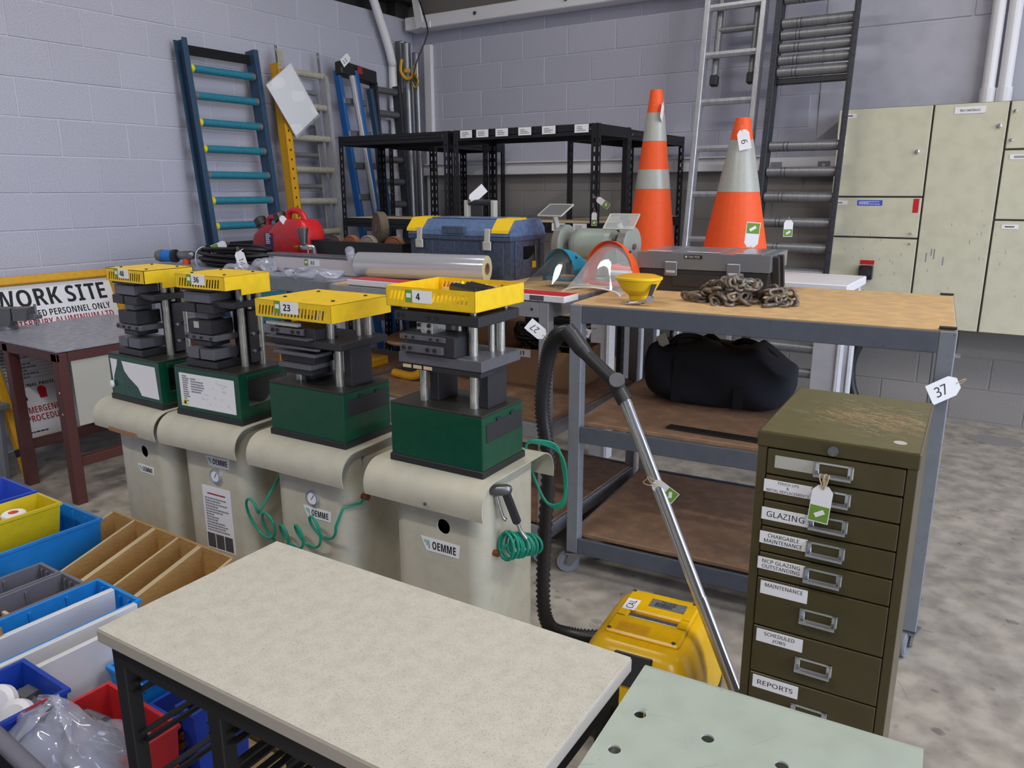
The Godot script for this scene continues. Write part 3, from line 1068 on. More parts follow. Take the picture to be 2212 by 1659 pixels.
func switchboard() -> void:
	var t := thing("switchboard", "large cream steel electrical switchboard with many doors on back wall", "switchboard", v3(0, 0, -5.2))
	pbox(t, "body", v3(-0.1, 1.2475, -0.13), v3(1.92, 1.275, 0.24), M.switchgap, 0.002)
	# doors: x0, x1, y0, y1
	var d := [[-1.057, -0.556, 1.38, 1.882], [-1.057, -0.556, 1.14, 1.37], [-1.057, -0.556, 0.613, 1.13], [-0.546, -0.187, 0.613, 1.882], [-0.177, 0.42, 1.635, 1.882], [-0.177, 0.42, 1.256, 1.625], [-0.177, 0.42, 0.613, 1.246], [0.43, 0.86, 0.613, 1.882]]
	var n := 0
	for a in d:
		var s := S()
		bb(s, v3(a[0], a[1 + 1], -0.012), v3(a[1], a[3], 0.006), 0.003)
		var o := put(t, "door", s, M.panelcream)
		if n == 0:
			plate(o, -1.0, 1.845, 0.082, 0.026, 1)
			for y in [1.71, 1.65]:
				plate(o, -1.028, y, 0.045, 0.045, 3)
			lock(o, -0.61, 1.63)
		elif n == 1:
			plate(o, -1.0, 1.34, 0.08, 0.024, 1)
			var b := pbox(o, "blue_label", v3(-0.834, 1.34, 0.007), v3(0.14, 0.032, 0.001), M.binviolet)
			print_rows(b, 0.12, 0.02, 3, xf(-0.834, 1.34, 0.0078), M.paper)
			pbox(o, "red_label", v3(-0.583, 1.325, 0.007), v3(0.03, 0.08, 0.001), M.redplastic)
			for x in [[-1.035, 1.165], [-0.59, 1.165]]:
				lock(o, x[0], x[1], 0.006)
		elif n == 2:
			for x in [[-1.035, 1.105], [-0.59, 1.105]]:
				lock(o, x[0], x[1], 0.006)
			pbox(o, "red_label", v3(-0.813, 0.985, 0.007), v3(0.08, 0.026, 0.001), M.redplastic)
			var sw := pbox(o, "rotary_switch", v3(-0.813, 0.925, 0.02), v3(0.078, 0.085, 0.03), M.rubber, 0.004)
			pcyl(sw, "knob", v3(-0.813, 0.925, 0.03), v3(-0.813, 0.925, 0.07), 0.03, M.plasticblack)
		elif n == 3:
			var p := pbox(o, "name_plate", v3(-0.37, 1.846, 0.008), v3(0.15, 0.036, 0.003), M.paper)
			txt(p, "Main Switchboard", 0.095, 0.015, xf(-0.37, 1.846, 0.01), M.ink, false)
			lock(o, -0.22, 1.755)
		elif n == 4:
			lock(o, -0.155, 1.83, 0.008); lock(o, -0.155, 1.68, 0.008)
		elif n == 5:
			plate(o, -0.1, 1.59, 0.1, 0.026, 2)
		elif n == 6:
			plate(o, -0.1, 1.215, 0.08, 0.024, 1)
		n += 1
	var s := S()
	for k in 46:
		var x := rng.randf_range(-1.05, 0.1)
		var y := rng.randf_range(0.65, 1.3)
		var l := rng.randf_range(0.004, 0.02)
		bb(s, v3(x, y, 0.006), v3(x + 0.003, y + l, 0.0064))
	for a in [[-0.5, 1.0, 0.055], [-0.475, 1.04, 0.04], [-0.46, 1.02, 0.06], [-0.41, 0.985, 0.05]]:
		bb(s, v3(a[0], a[1], 0.006), v3(a[0] + 0.007, a[1] + a[2], 0.0064))
	put(t, "paint_chips", s, M.greyink).set_meta("kind", "stuff")
	for x in [-0.35, -0.27]:
		var c := thing("conduit_pipe", "left of two white pipes rising from the switchboard" if x < -0.3 else "right of two white pipes rising from the switchboard", "pipe", v3(x + 0.04, 1.885, -5.4), 0, "white pipes above the switchboard")
		pcyl(c, "pipe", v3(0, 0.0, 0), v3(0, 2.6, 0), 0.034, M.white)
		pcyl(c, "collar", v3(0, 0.0, 0), v3(0, 0.09, 0), 0.041, M.white)
	# black corrugated conduit below the board
	var c := thing("flexible_conduit", "black corrugated conduit curving from switchboard down to the floor", "conduit", Vector3.ZERO)
	s = S()
	corrugated(s, curve([v3(-0.77, 0.66, -5.3), v3(-0.8, 0.52, -5.3), v3(-0.855, 0.36, -5.3), v3(-0.85, 0.2, -5.3), v3(-0.8, 0.06, -5.31), v3(-0.78, 0.0, -5.32)], 24), 0.03, 0.0035, 10)
	put(c, "hose", s, M.hose)

func plate(o: Node, x: float, y: float, w: float, h: float, rows: int) -> void:
	var p := pbox(o, "label_plate", v3(x, y, 0.0075), v3(w, h, 0.002), M.paper)
	print_rows(p, w * 0.6, h * 0.5, rows, xf(x, y, 0.0087), M.ink)

func lock(o: Node, x: float, y: float, r := 0.012) -> void:
	var s := S()
	lathe(s, [[0, 0.022], [r * 0.6, 0.022], [r * 0.7, 0.01], [r, 0.008], [r, 0.0]], 12, Transform3D(Basis(v3(1, 0, 0), v3(0, 0, 1), v3(0, -1, 0)), v3(x, y, 0.006)))
	put(o, "lock", s, M.chrome)

# ribbed hose along a path
func corrugated(s: SurfaceTool, pts: Array, r: float, rib: float, n := 14) -> void:
	var up := Vector3.ZERO
	var rings: Array = []
	for i in pts.size():
		var p: Vector3 = pts[i]
		var d: Vector3 = ((pts[mini(i + 1, pts.size() - 1)] as Vector3) - (pts[maxi(i - 1, 0)] as Vector3)).normalized()
		if up == Vector3.ZERO:
			up = frame_of(d).y
		up = (up - d * up.dot(d)).normalized()
		var x := up.cross(d)
		var ring := PackedVector3Array()
		var rr := r + (rib if i % 2 == 0 else -rib)
		for k in n:
			ring.append(p + (x * cos(TAU * k / n) + up * sin(TAU * k / n)) * rr)
		rings.append(ring)
	loft(s, rings)

func work_sign() -> void:
	var across := v3(0, 0, -1)
	var t := leaner("site_sign", "yellow framed work site safety sign board leaning on left wall", "sign", v3(-4.13, 0, -1.757), across, v3(-0.37, 1, 0))
	var w := 0.76
	for x in [0.0, w]:
		var sd := pbox(t, "frame_leg", v3(x, 0.515, 0.0), v3(0.042, 1.03, 0.05), M.signyellow, 0.003)
		pbox(sd, "corner_cap", v3(x, 1.03, 0.0), v3(0.046, 0.04, 0.054), M.rubber, 0.003)
		pbox(sd, "black_band", v3(x, 0.13, 0.0), v3(0.044, 0.04, 0.052), M.rubber, 0.001)
	pbox(t, "frame_rail", v3(w / 2, 1.02, 0.0), v3(w, 0.042, 0.05), M.signyellow, 0.003)
	pbox(t, "frame_rail", v3(w / 2, 0.165, 0.0), v3(w, 0.042, 0.05), M.signyellow, 0.003)
	pbox(t, "frame_rail", v3(w / 2, 1.0, -0.1), v3(w, 0.03, 0.03), M.signyellow, 0.003)
	var p := pbox(t, "board", v3(w / 2, 0.59, -0.012), v3(w - 0.04, 0.815, 0.008), M.white, 0.001)
	var z := -0.0078
	txt(p, "WORK SITE", 0.6, 0.095, xf(w / 2 + 0.02, 0.925, z), M.ink)
	txt(p, "AUTHORISED PERSONNEL ONLY", 0.6, 0.036, xf(w / 2 + 0.02, 0.835, z), M.ink)
	txt(p, "CANTERBURY ALUMINIUM LTD", 0.6, 0.037, xf(w / 2 + 0.025, 0.785, z), M.redink)
	var s := S()
	for k in 14:
		bb(s, v3(0.03, 0.5 + k * 0.018, z), v3(0.62, 0.5015 + k * 0.018, z + 0.0004))
	bb(s, v3(0.28, 0.49, z), v3(0.282, 0.75, z + 0.0004))
	put(p, "ruled_lines", s, M.greyink)
	print_rows(p, 0.2, 0.25, 14, xf(0.14, 0.622, z), M.greyink, 0.7)
	txt(p, "PERSONAL PROTECTION", 0.3, 0.017, xf(0.2, 0.463, z), M.ink)
	s = S()
	prism(s, pv([0, 0.06, 0.022, 0.06, 0.024, 0.03, 0.05, 0.02, 0.052, 0.0, 0.0, 0.0]), 0, 0.0005, xf(0.06, 0.385, z))
	put(p, "boot_symbol", s, M.ink)
	s = S()
	prism(s, pv([0.005, 0, 0.04, 0, 0.045, 0.05, 0.03, 0.065, 0.01, 0.065, 0.0, 0.05]), 0, 0.0005, xf(0.17, 0.385, z))
	put(p, "glove_symbol", s, M.redplastic)
	s = S()
	prism(s, pv([0, 0.02, 0.01, 0.05, 0.03, 0.06, 0.05, 0.05, 0.06, 0.02]), 0, 0.0005, xf(0.46, 0.4, z))
	put(p, "helmet_symbol", s, M.ink)
	txt(p, "EMERGENCY", 0.2, 0.034, xf(0.18, 0.33, z), M.redink)
	txt(p, "PROCEDURES", 0.22, 0.034, xf(0.19, 0.285, z), M.redink)
	print_rows(p, 0.22, 0.11, 8, xf(0.48, 0.32, z), M.ink)
	txt(p, "PROUD TO BE", 0.16, 0.016, xf(0.45, 0.238, z), M.ink)
	txt(p, "CONT", 0.06, 0.016, xf(0.27, 0.238, z), M.ink)
	print_rows(p, 0.16, 0.014, 1, xf(0.13, 0.215, z), M.navyprint)

# ---------------------------------------------------------------- benches and trolleys
func caster(t: Node3D, x: float, z: float, top: float, r: float, turn := 30.0, m: Material = null) -> void:
	var n := S()
	var b := Transform3D(Basis(UP, deg_to_rad(turn)), v3(x, 0, z))
	bb(n, v3(-0.035, top - 0.006, -0.03), v3(0.035, top, 0.03), 0.001, b)
	for k in [-0.018, 0.018]:
		prism(n, pv([-0.02, top - 0.005, 0.025, top - 0.005, -0.012, r - 0.012, -0.034, r - 0.006]), k - 0.0015, k + 0.0015, b)
	cy(n, b * v3(-0.022, r, -0.024), b * v3(-0.022, r, 0.024), 0.006, -1, 8)
	var o := put(t, "caster", n, M.steel)
	var s := S()
	lathe(s, [[0.0, -0.013], [r * 0.78, -0.013], [r * 0.8, -0.011], [r * 0.96, -0.012], [r, -0.008], [r, 0.008], [r * 0.96, 0.012], [r * 0.8, 0.011], [r * 0.78, 0.013], [0, 0.013]], 22, b * Transform3D(Basis(v3(1, 0, 0), v3(0, 0, 1), v3(0, -1, 0)), v3(-0.022, r, 0)))
	put(o, "wheel", s, m if m else M.greyframe)

# w across, d back; list of [height of shelf top, board material]
func trolley(label: String, called: String, cat: String, at: Vector3, turn: float, w: float, d: float, shelves: Array, leg: float, rail: float, fm: Material, wheels: bool, base: float, railm: Material = null) -> Node3D:
	var t := thing(called, label, cat, at, turn)
	var top: float = shelves[0][0]
	for a in [[0.0, 0.0], [w, 0.0], [0.0, -d], [w, -d]]:
		var x: float = leg / 2 if a[0] == 0.0 else w - leg / 2
		var z: float = -leg / 2 if a[1] == 0.0 else -d + leg / 2
		pbox(t, "leg", v3(x, (base + top - 0.002) / 2, z), v3(leg, top - 0.002 - base, leg), fm, 0.003)
		if wheels:
			caster(t, x, z, base, base * 0.5, 25.0 + 40.0 * a[0] + 60.0 * a[1])
	var n := 0
	for sh in shelves:
		var y: float = sh[0]
		var s := S()
		for z in [-0.006, -d + 0.006]:
			pbox(t, "long_rail", v3(w / 2, y - 0.004 - rail / 2, z), v3(w - leg * 2, rail, 0.012), railm if railm else fm, 0.002)
		for x in [0.006, w - 0.006]:
			pbox(t, "side_rail", v3(x, y - 0.004 - rail / 2, -d / 2), v3(0.012, rail, d - leg * 2), fm, 0.002)
		s = S()
		var i := 0.004 if n == 0 else 0.012
		bx(s, v3(w / 2, y - 0.007, -d / 2), v3(w - i * 2, 0.016, d - (leg * 2 if n > 0 else 0.03)), 0.002)
		put(t, "shelf_board", s, sh[1])
		n += 1
	return t

func benches() -> void:
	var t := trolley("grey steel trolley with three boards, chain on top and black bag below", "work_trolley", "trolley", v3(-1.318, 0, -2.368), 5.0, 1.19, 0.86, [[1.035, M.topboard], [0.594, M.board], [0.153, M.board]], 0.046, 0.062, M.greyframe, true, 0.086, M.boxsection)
	for z in [-0.02, -0.84]:
		pbox(t, "corner_cap", v3(1.165, 1.04, z), v3(0.045, 0.006, 0.022), M.rubber, 0.001)
	for y in [0.96, 0.86, 0.7, 0.62]:
		pcyl(t, "bolt", v3(1.19, y, -0.03), v3(1.205, y, -0.03), 0.006, M.chrome, -1, 8)
	pbox(t, "side_patch", v3(1.192, 0.66, -0.1), v3(0.003, 0.1, 0.09), M.topboard)
	var tg := thing("number_tag", "white tag reading 37 tied to the grey trolley leg", "tag", v3(-0.113, 0.892, -2.46), 28, "numbered tags")
	hang_tag(tg, 0.062, 0.085, "37", -62.0, false, 0.0, 90.0)
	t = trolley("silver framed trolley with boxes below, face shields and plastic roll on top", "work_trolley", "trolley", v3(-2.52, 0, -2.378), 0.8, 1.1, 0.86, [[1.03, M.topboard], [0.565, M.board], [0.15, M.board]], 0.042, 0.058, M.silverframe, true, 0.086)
	for x in [0.06, 0.88, 1.03]:
		pcyl(t, "rivet", v3(x, 0.998, 0.0), v3(x, 0.998, 0.003), 0.005, M.rubber, -1, 8)
	t = trolley("long grey workbench by the left wall under the cable coil", "workbench", "bench", v3(-4.06, 0, -2.44), 0.0, 1.5, 0.72, [[1.03, M.benchtop], [0.56, M.board]], 0.045, 0.06, M.greyframe, false, 0.0)
	# white table behind the trolley
	t = thing("white_table", "white table with wide panel legs standing behind the grey trolley", "table", v3(-1.9, 0, -3.57))
	pbox(t, "table_top", v3(0.63, 1.0, -0.225), v3(1.29, 0.04, 0.45), M.white, 0.004)
	for a in [[0.03, 0.14, -0.02, -0.09], [1.15, 1.27, -0.02, -0.09], [0.06, 0.165, -0.37, -0.42], [1.2, 1.26, -0.37, -0.42]]:
		var s := S()
		bb(s, v3(a[0], 0, a[2]), v3(a[1], 0.98, a[3]), 0.003)
		var lg := put(t, "leg", s, M.whiteboard)
		pbox(lg, "edge_strip", v3(a[1] - 0.012, 0.49, a[2] + 0.003), v3(0.006, 0.98, 0.005), M.white)
	tg = thing("number_tag", "small white tag strung round the white table leg", "tag", v3(-1.92, 0.71, -3.54), 20, "numbered tags")
	hang_tag(tg, 0.045, 0.07, "36", 70.0, false)
	ptube(tg, "string_loop", curve([v3(0.0, 0.0, 0.0), v3(0.07, 0.012, -0.02), v3(0.13, 0.0, -0.02), v3(0.17, 0.0, -0.09), v3(0.04, 0.0, -0.12)], 5, true), 0.0012, M.string, 5, true)
	# red-brown steel table with a vise
	t = thing("steel_table", "red-brown steel table with a worn grey top by the sign", "table", v3(-3.54, 0, -1.69))
	pbox(t, "table_top", v3(-0.42, 0.729, -0.365), v3(0.84, 0.01, 0.73), M.benchtop, 0.001)
	for a in [[-0.025, -0.025], [-0.475, -0.025], [-0.025, -0.705], [-0.475, -0.705]]:
		var lg := pbox(t, "leg", v3(a[0], 0.36, a[1]), v3(0.05, 0.72, 0.05), M.redbrown, 0.003)
		if a[0] > -0.1 and a[1] > -0.1:
			for y in [0.54, 0.44]:
				pcyl(lg, "weld_dot", v3(a[0] + 0.01, y, a[1] + 0.025), v3(a[0] + 0.01, y, a[1] + 0.0265), 0.004, M.paper, -1, 8)
	pbox(t, "edge_angle", v3(-0.42, 0.705, -0.006), v3(0.84, 0.045, 0.012), M.redbrown, 0.001)
	for y in [0.7, 0.2]:
		for z in [-0.02, -0.71]:
			if y > 0.3 or z < -0.5:
				pbox(t, "rail", v3(-0.25, y, z), v3(0.4, 0.045, 0.035), M.redbrown, 0.002)
		for x in [-0.02, -0.48]:
			pbox(t, "rail", v3(x, y, -0.365), v3(0.035, 0.045, 0.63), M.redbrown, 0.002)
	pbox(t, "side_panel", v3(-0.012, 0.53, -0.365), v3(0.006, 0.32, 0.6), M.beige_grey, 0.001)
	t = thing("bench_vise", "grey cast iron vise at the left edge of red table", "vise", v3(-4.33, 0.734, -1.84), 40)
	t.scale = Vector3.ONE * 0.8
	var s := S()
	lathe(s, [[0.0, 0.03], [0.06, 0.03], [0.075, 0.012], [0.075, 0.0]], 16)
	prism(s, pv([-0.05, 0.02, 0.05, 0.02, 0.07, 0.09, 0.07, 0.14, -0.05, 0.14, -0.06, 0.09]), -0.05, 0.05)
	put(t, "base", s, M.dieblack2)
	s = S()
	prism(s, pv([0.08, 0.06, 0.16, 0.06, 0.17, 0.14, 0.08, 0.14]), -0.05, 0.05)
	bb(s, v3(-0.1, 0.06, -0.02), v3(0.2, 0.1, 0.02), 0.004)
	put(t, "sliding_jaw", s, M.dieblack2)
	pcyl(t, "handle", v3(0.2, 0.02, 0), v3(0.2, 0.16, 0), 0.008, M.steel)
	pcyl(t, "screw", v3(0.15, 0.08, 0), v3(0.23, 0.08, 0), 0.014, M.steel)
	# blurred grey stool leg at the left edge
	t = thing("step_stool", "grey plastic step stool standing in front of the sign", "stool", v3(-4.16, 0, -1.48), 12)
	for a in [[0.0, 0.03], [-0.3, 0.03], [0.0, -0.22], [-0.3, -0.22]]:
		s = S()
		bar(s, v3(a[0] * 1.15, 0.0, a[1] + 0.02), v3(a[0], 0.36, a[1]), 0.04, 0.03, 0.004)
		put(t, "leg", s, M.greyframe)
	pbox(t, "step", v3(-0.15, 0.375, -0.1), v3(0.38, 0.03, 0.32), M.greyframe, 0.006)
	pbox(t, "cross_brace", v3(-0.16, 0.12, 0.04), v3(0.3, 0.03, 0.02), M.greyframe, 0.003)

# ---------------------------------------------------------------- the four presses
func logo(t: Node3D, x: float, y: float, w: float) -> void:
	var s := S()
	var h := w * 0.3
	prism(s, pv([-w / 2, h / 2, w / 2, h / 2, w * 0.46, -h / 2, -w * 0.36, -h / 2]), 0.0, 0.0012, xf(x, y, 0.0105))
	var p := put(t, "badge", s, M.paper)
	txt(p, "OEMME", w * 0.6, h * 0.58, xf(x + w * 0.1, y, 0.012), M.ink)
	s = S()
	for k in 3:
		var q := h * (0.1 - 0.2 * k)
		prism(s, pv([0, 0.3 * h, w * 0.02, 0.3 * h, w * 0.035, q, w * 0.015, q]), 0, 0.0006, xf(x - w * 0.405 + k * w * 0.05, y, 0.0117))
	put(p, "stripes", s, M.greenhose)

# slotted front wall: x0..x1, y0..y1, slots leaning; flat in xy at z
func slotted(s: SurfaceTool, x0: float, x1: float, y0: float, y1: float, sy0: float, sy1: float, sx0: float, sx1: float, n: int, z: float) -> void:
	bb(s, v3(x0, y0, z - 0.0015), v3(x1, sy0, z))
	bb(s, v3(x0, sy1, z - 0.0015), v3(x1, y1, z))
	var pitch := (sx1 - sx0) / n
	var lean := 0.006
	prism(s, pv([x0, sy0, sx0, sy0, sx0 + lean, sy1, x0, sy1]), z - 0.0015, z)
	prism(s, pv([sx1, sy0, x1, sy0, x1, sy1, sx1 + lean, sy1]), z - 0.0015, z)
	for k in n:
		var a := sx0 + pitch * (k + 0.55)
		prism(s, pv([a, sy0, a + pitch * 0.45, sy0, a + pitch * 0.45 + lean, sy1, a + lean, sy1]), z - 0.0015, z)

func lot_sticker(p: Node3D, x: float, y: float, z: float, w: float, h: float, word: String) -> void:
	var o := pbox(p, "lot_sticker", v3(x, y, z + 0.0006), v3(w, h, 0.0008), M.paper)
	pbox(o, "green_print", v3(x - w * 0.37, y, z + 0.0012), v3(w * 0.26, h, 0.0006), M.greenink)
	pbox(o, "price_sticker", v3(x - w * 0.37, y + h * 0.05, z + 0.0018), v3(w * 0.17, h * 0.35, 0.0005), M.paper)
	if word:
		txt(o, word, w * 0.15 * word.length(), h * 0.55, xf(x - w * 0.07 + w * 0.05 * word.length(), y, z + 0.0013), M.ink)

func press(label: String, x: float, z: float, turn: float, kind: int, lot: String) -> Node3D:
	var t := thing("punching_press", label, "press", v3(x, 0, z), turn, "row of four punching presses")
	var s := S()
	# pedestal with rounded corners
	var pl := PackedVector2Array()
	for a in [[0.092, -0.032, 0], [-0.092, -0.032, 90], [-0.092, -0.205, 180], [0.092, -0.205, 270]]:
		for k in 13:
			var an := deg_to_rad(a[2] + 7.5 * k)
			pl.append(Vector2(a[0] + 0.042 * cos(an), -a[1] - 0.042 * sin(an)))
	var ped := Node3D.new()
	ped.name = "pedestal"
	t.add_child(ped)
	if kind == 2:
		prism(s, pl, 0.0, 0.784, Transform3D(Basis(v3(1, 0, 0), v3(0, 0, -1), v3(0, 1, 0)), Vector3.ZERO), true)
		put(ped, "column", s, M.cream)
	else:
		# hollow sheet-metal column with its openings really cut
		var col := CSGPolygon3D.new()
		col.name = "column"
		col.polygon = pl
		col.depth = 0.784
		col.rotation_degrees.x = -90
		col.position.y = 0.784
		col.smooth_faces = false
		col.material = M.cream
		ped.add_child(col)
		cut_box(col, v3(0, 0.117, -0.389), v3(0.18, 0.246, 0.776))
		if kind == 3:
			cut_box(col, v3(0.11, 0.06, -0.049), v3(0.06, 0.012, 0.035))
		else:
			cut_rod(col, v3(0.025 if kind == 4 else 0.02, -0.005, -0.134 if kind == 4 else -0.144), 0.019, 0.06, Vector3.ZERO)
	# hood
	var line := PackedVector2Array([Vector2(0.05, 0.706), Vector2(0.053, 0.718)])
	for k in 9:
		var an := deg_to_rad(11.25 * k)
		line.append(Vector2(-0.002 + 0.056 * cos(an), 0.731 + 0.056 * sin(an)))
	for k in 9:
		var an := deg_to_rad(90.0 + 11.25 * k)
		line.append(Vector2(-0.222 + 0.056 * cos(an), 0.731 + 0.056 * sin(an)))
	line.append(Vector2(-0.276, 0.712))
	s = S()
	sheet(s, line, 0.0025, -0.18 if kind > 2 else -0.168, 0.165 if kind > 2 else 0.154, Transform3D(Basis(v3(0, 0, 1), v3(0, 1, 0), v3(1, 0, 0)), v3(0, 0, 0.0)))
	put(t, "hood", s, M.cream)
	if kind == 1:
		pbox(t, "bare_patch", v3(-0.01, 0.71, 0.0535), v3(0.15, 0.014, 0.002), M.cardboard, 0.0005)
	if kind == 4:
		logo(ped, 0.015, 0.595, 0.115)
		pcyl(ped, "screw", v3(0.01, 0.722, 0.056), v3(0.01, 0.722, 0.06), 0.004, M.steel, -1, 8)
	elif kind == 1:
		logo(ped, 0.02, 0.582, 0.085)
	else:
		var gy := 0.638 if kind == 3 else 0.625
		var gx := 0.018
		logo(ped, gx + 0.01, 0.594 if kind == 3 else 0.667, 0.1)
		var g := S()
		lathe(g, [[0.0, 0.006], [0.018, 0.006], [0.018, 0.01], [0.021, 0.01], [0.022, 0.0]], 22, Transform3D(Basis(v3(1, 0, 0), v3(0, 0, 1), v3(0, -1, 0)), v3(gx, gy, 0.009)))
		var ga := put(ped, "pressure_gauge", g, M.chrome)
		pcyl(ga, "dial", v3(gx, gy, 0.014), v3(gx, gy, 0.0165), 0.017, M.paper, -1, 20)
		s = S()
		bar(s, v3(gx - 0.004, gy - 0.006, 0.0172), v3(gx + 0.007, gy + 0.01, 0.0172), 0.0015, 0.0008)
		put(ga, "needle", s, M.ink)
		if kind == 2:
			var nt := pbox(ped, "instruction_sheet", v3(0.008, 0.485, 0.0108), v3(0.118, 0.2, 0.0012), M.paper)
			print_rows(nt, 0.1, 0.11, 13, xf(0.008, 0.497, 0.0116), M.greyink)
			pbox(nt, "red_line", v3(0.008, 0.563, 0.0117), v3(0.075, 0.004, 0.0006), M.redink)
			for k in 3:
				pbox(nt, "photo", v3(-0.03 + k * 0.037, 0.413, 0.0117), v3(0.033, 0.046, 0.0006), M.dieblack2)
	# plinth and green cabinet
	pbox(t, "plinth", v3(0, 0.796, -0.09), v3(0.272, 0.018, 0.188), M.rubber, 0.002)
	var box := Node3D.new()
	box.name = "green_cabinet"
	t.add_child(box)
	if kind >= 3:
		s = S()
		bb(s, v3(-0.1325, 0.803, -0.178), v3(0.1325, 0.93, 0.0), 0.0022)
		put(box, "steel_box", s, M.green)
	else:
		var sh := shell_box(box, "steel_box", v3(0, 0.8665, -0.089), v3(0.265, 0.127, 0.178), 0.003, M.green)
		cut_box(sh, v3(0.13, 0.008, -0.011), v3(0.02, 0.07, 0.14))
	pbox(box, "top_plate", v3(0, 0.9325, -0.089), v3(0.264, 0.006, 0.177), M.blacktop, 0.001)
	if kind >= 3:
		pbox(box, "side_panel", v3(0.133, 0.89, -0.092), v3(0.003, 0.043, 0.152), M.plasticblack, 0.001)
		for zz in [-0.065, -0.125]:
			pbox(box, "panel_tab", v3(0.1345, 0.915, zz), v3(0.003, 0.007, 0.014), M.plasticblack, 0.0005)
	else:
		pbox(box, "flap", v3(0.136, 0.92, -0.1), v3(0.008, 0.012, 0.15), M.green, 0.001)
	if kind == 2:
		var pg := pbox(box, "diagram_sheet", v3(0.0, 0.866, 0.0006), v3(0.226, 0.098, 0.001), M.paper)
		print_rows(pg, 0.03, 0.08, 12, xf(-0.085, 0.87, 0.0012), M.greyink)
		print_rows(pg, 0.06, 0.045, 6, xf(-0.035, 0.882, 0.0012), M.greyink)
		s = S()
		for k in 26:
			var c := v3(rng.randf_range(-0.06, 0.09), rng.randf_range(0.83, 0.9), 0.0011)
			var dx := rng.randf_range(-0.02, 0.02)
			bar(s, c, c + v3(dx, 0.006 if absf(dx) < 0.008 else 0.0005, 0), 0.0006, 0.0006)
		put(pg, "diagram_lines", s, M.greyink)
		s = S()
		prism(s, pv([0, 0, 0.024, 0, 0.012, 0.022]), 0, 0.0005, xf(-0.108, 0.821, 0.0012))
		var wt := put(pg, "warning_triangle", s, M.warnyellow)
		pbox(wt, "hand_symbol", v3(-0.096, 0.828, 0.0019), v3(0.007, 0.009, 0.0005), M.ink)
	elif kind == 1:
		s = S()
		prism(s, pv([-0.122, 0.918, -0.085, 0.918, -0.09, 0.9, -0.112, 0.862, -0.118, 0.842]), 0.0002, 0.0012)
		prism(s, pv([-0.06, 0.916, 0.112, 0.916, 0.118, 0.818, 0.03, 0.818, 0.015, 0.842, -0.03, 0.868, -0.05, 0.886]), 0.0002, 0.0012)
		var pg := put(box, "torn_sheet", s, M.paper)
		s = S()
		blob(s, v3(-0.115, 0.838, 0.008), v3(0.02, 0.024, 0.012), 1, 1, 10)
		put(pg, "curled_scrap", s, M.paper)
	head(t, kind, lot)
	return t

func bolts(p: Node, pts: Array, z: float, r := 0.005) -> void:
	for a in pts:
		var s := S()
		lathe(s, [[0.0, 0.0016], [r * 0.5, 0.0016], [r * 0.55, 0.003], [r, 0.003], [r, 0.0]], 10, Transform3D(Basis(v3(1, 0, 0), v3(0, 0, 1), v3(0, -1, 0)), v3(a[0], a[1], z)))
		put(p, "bolt", s, M.dieblack)

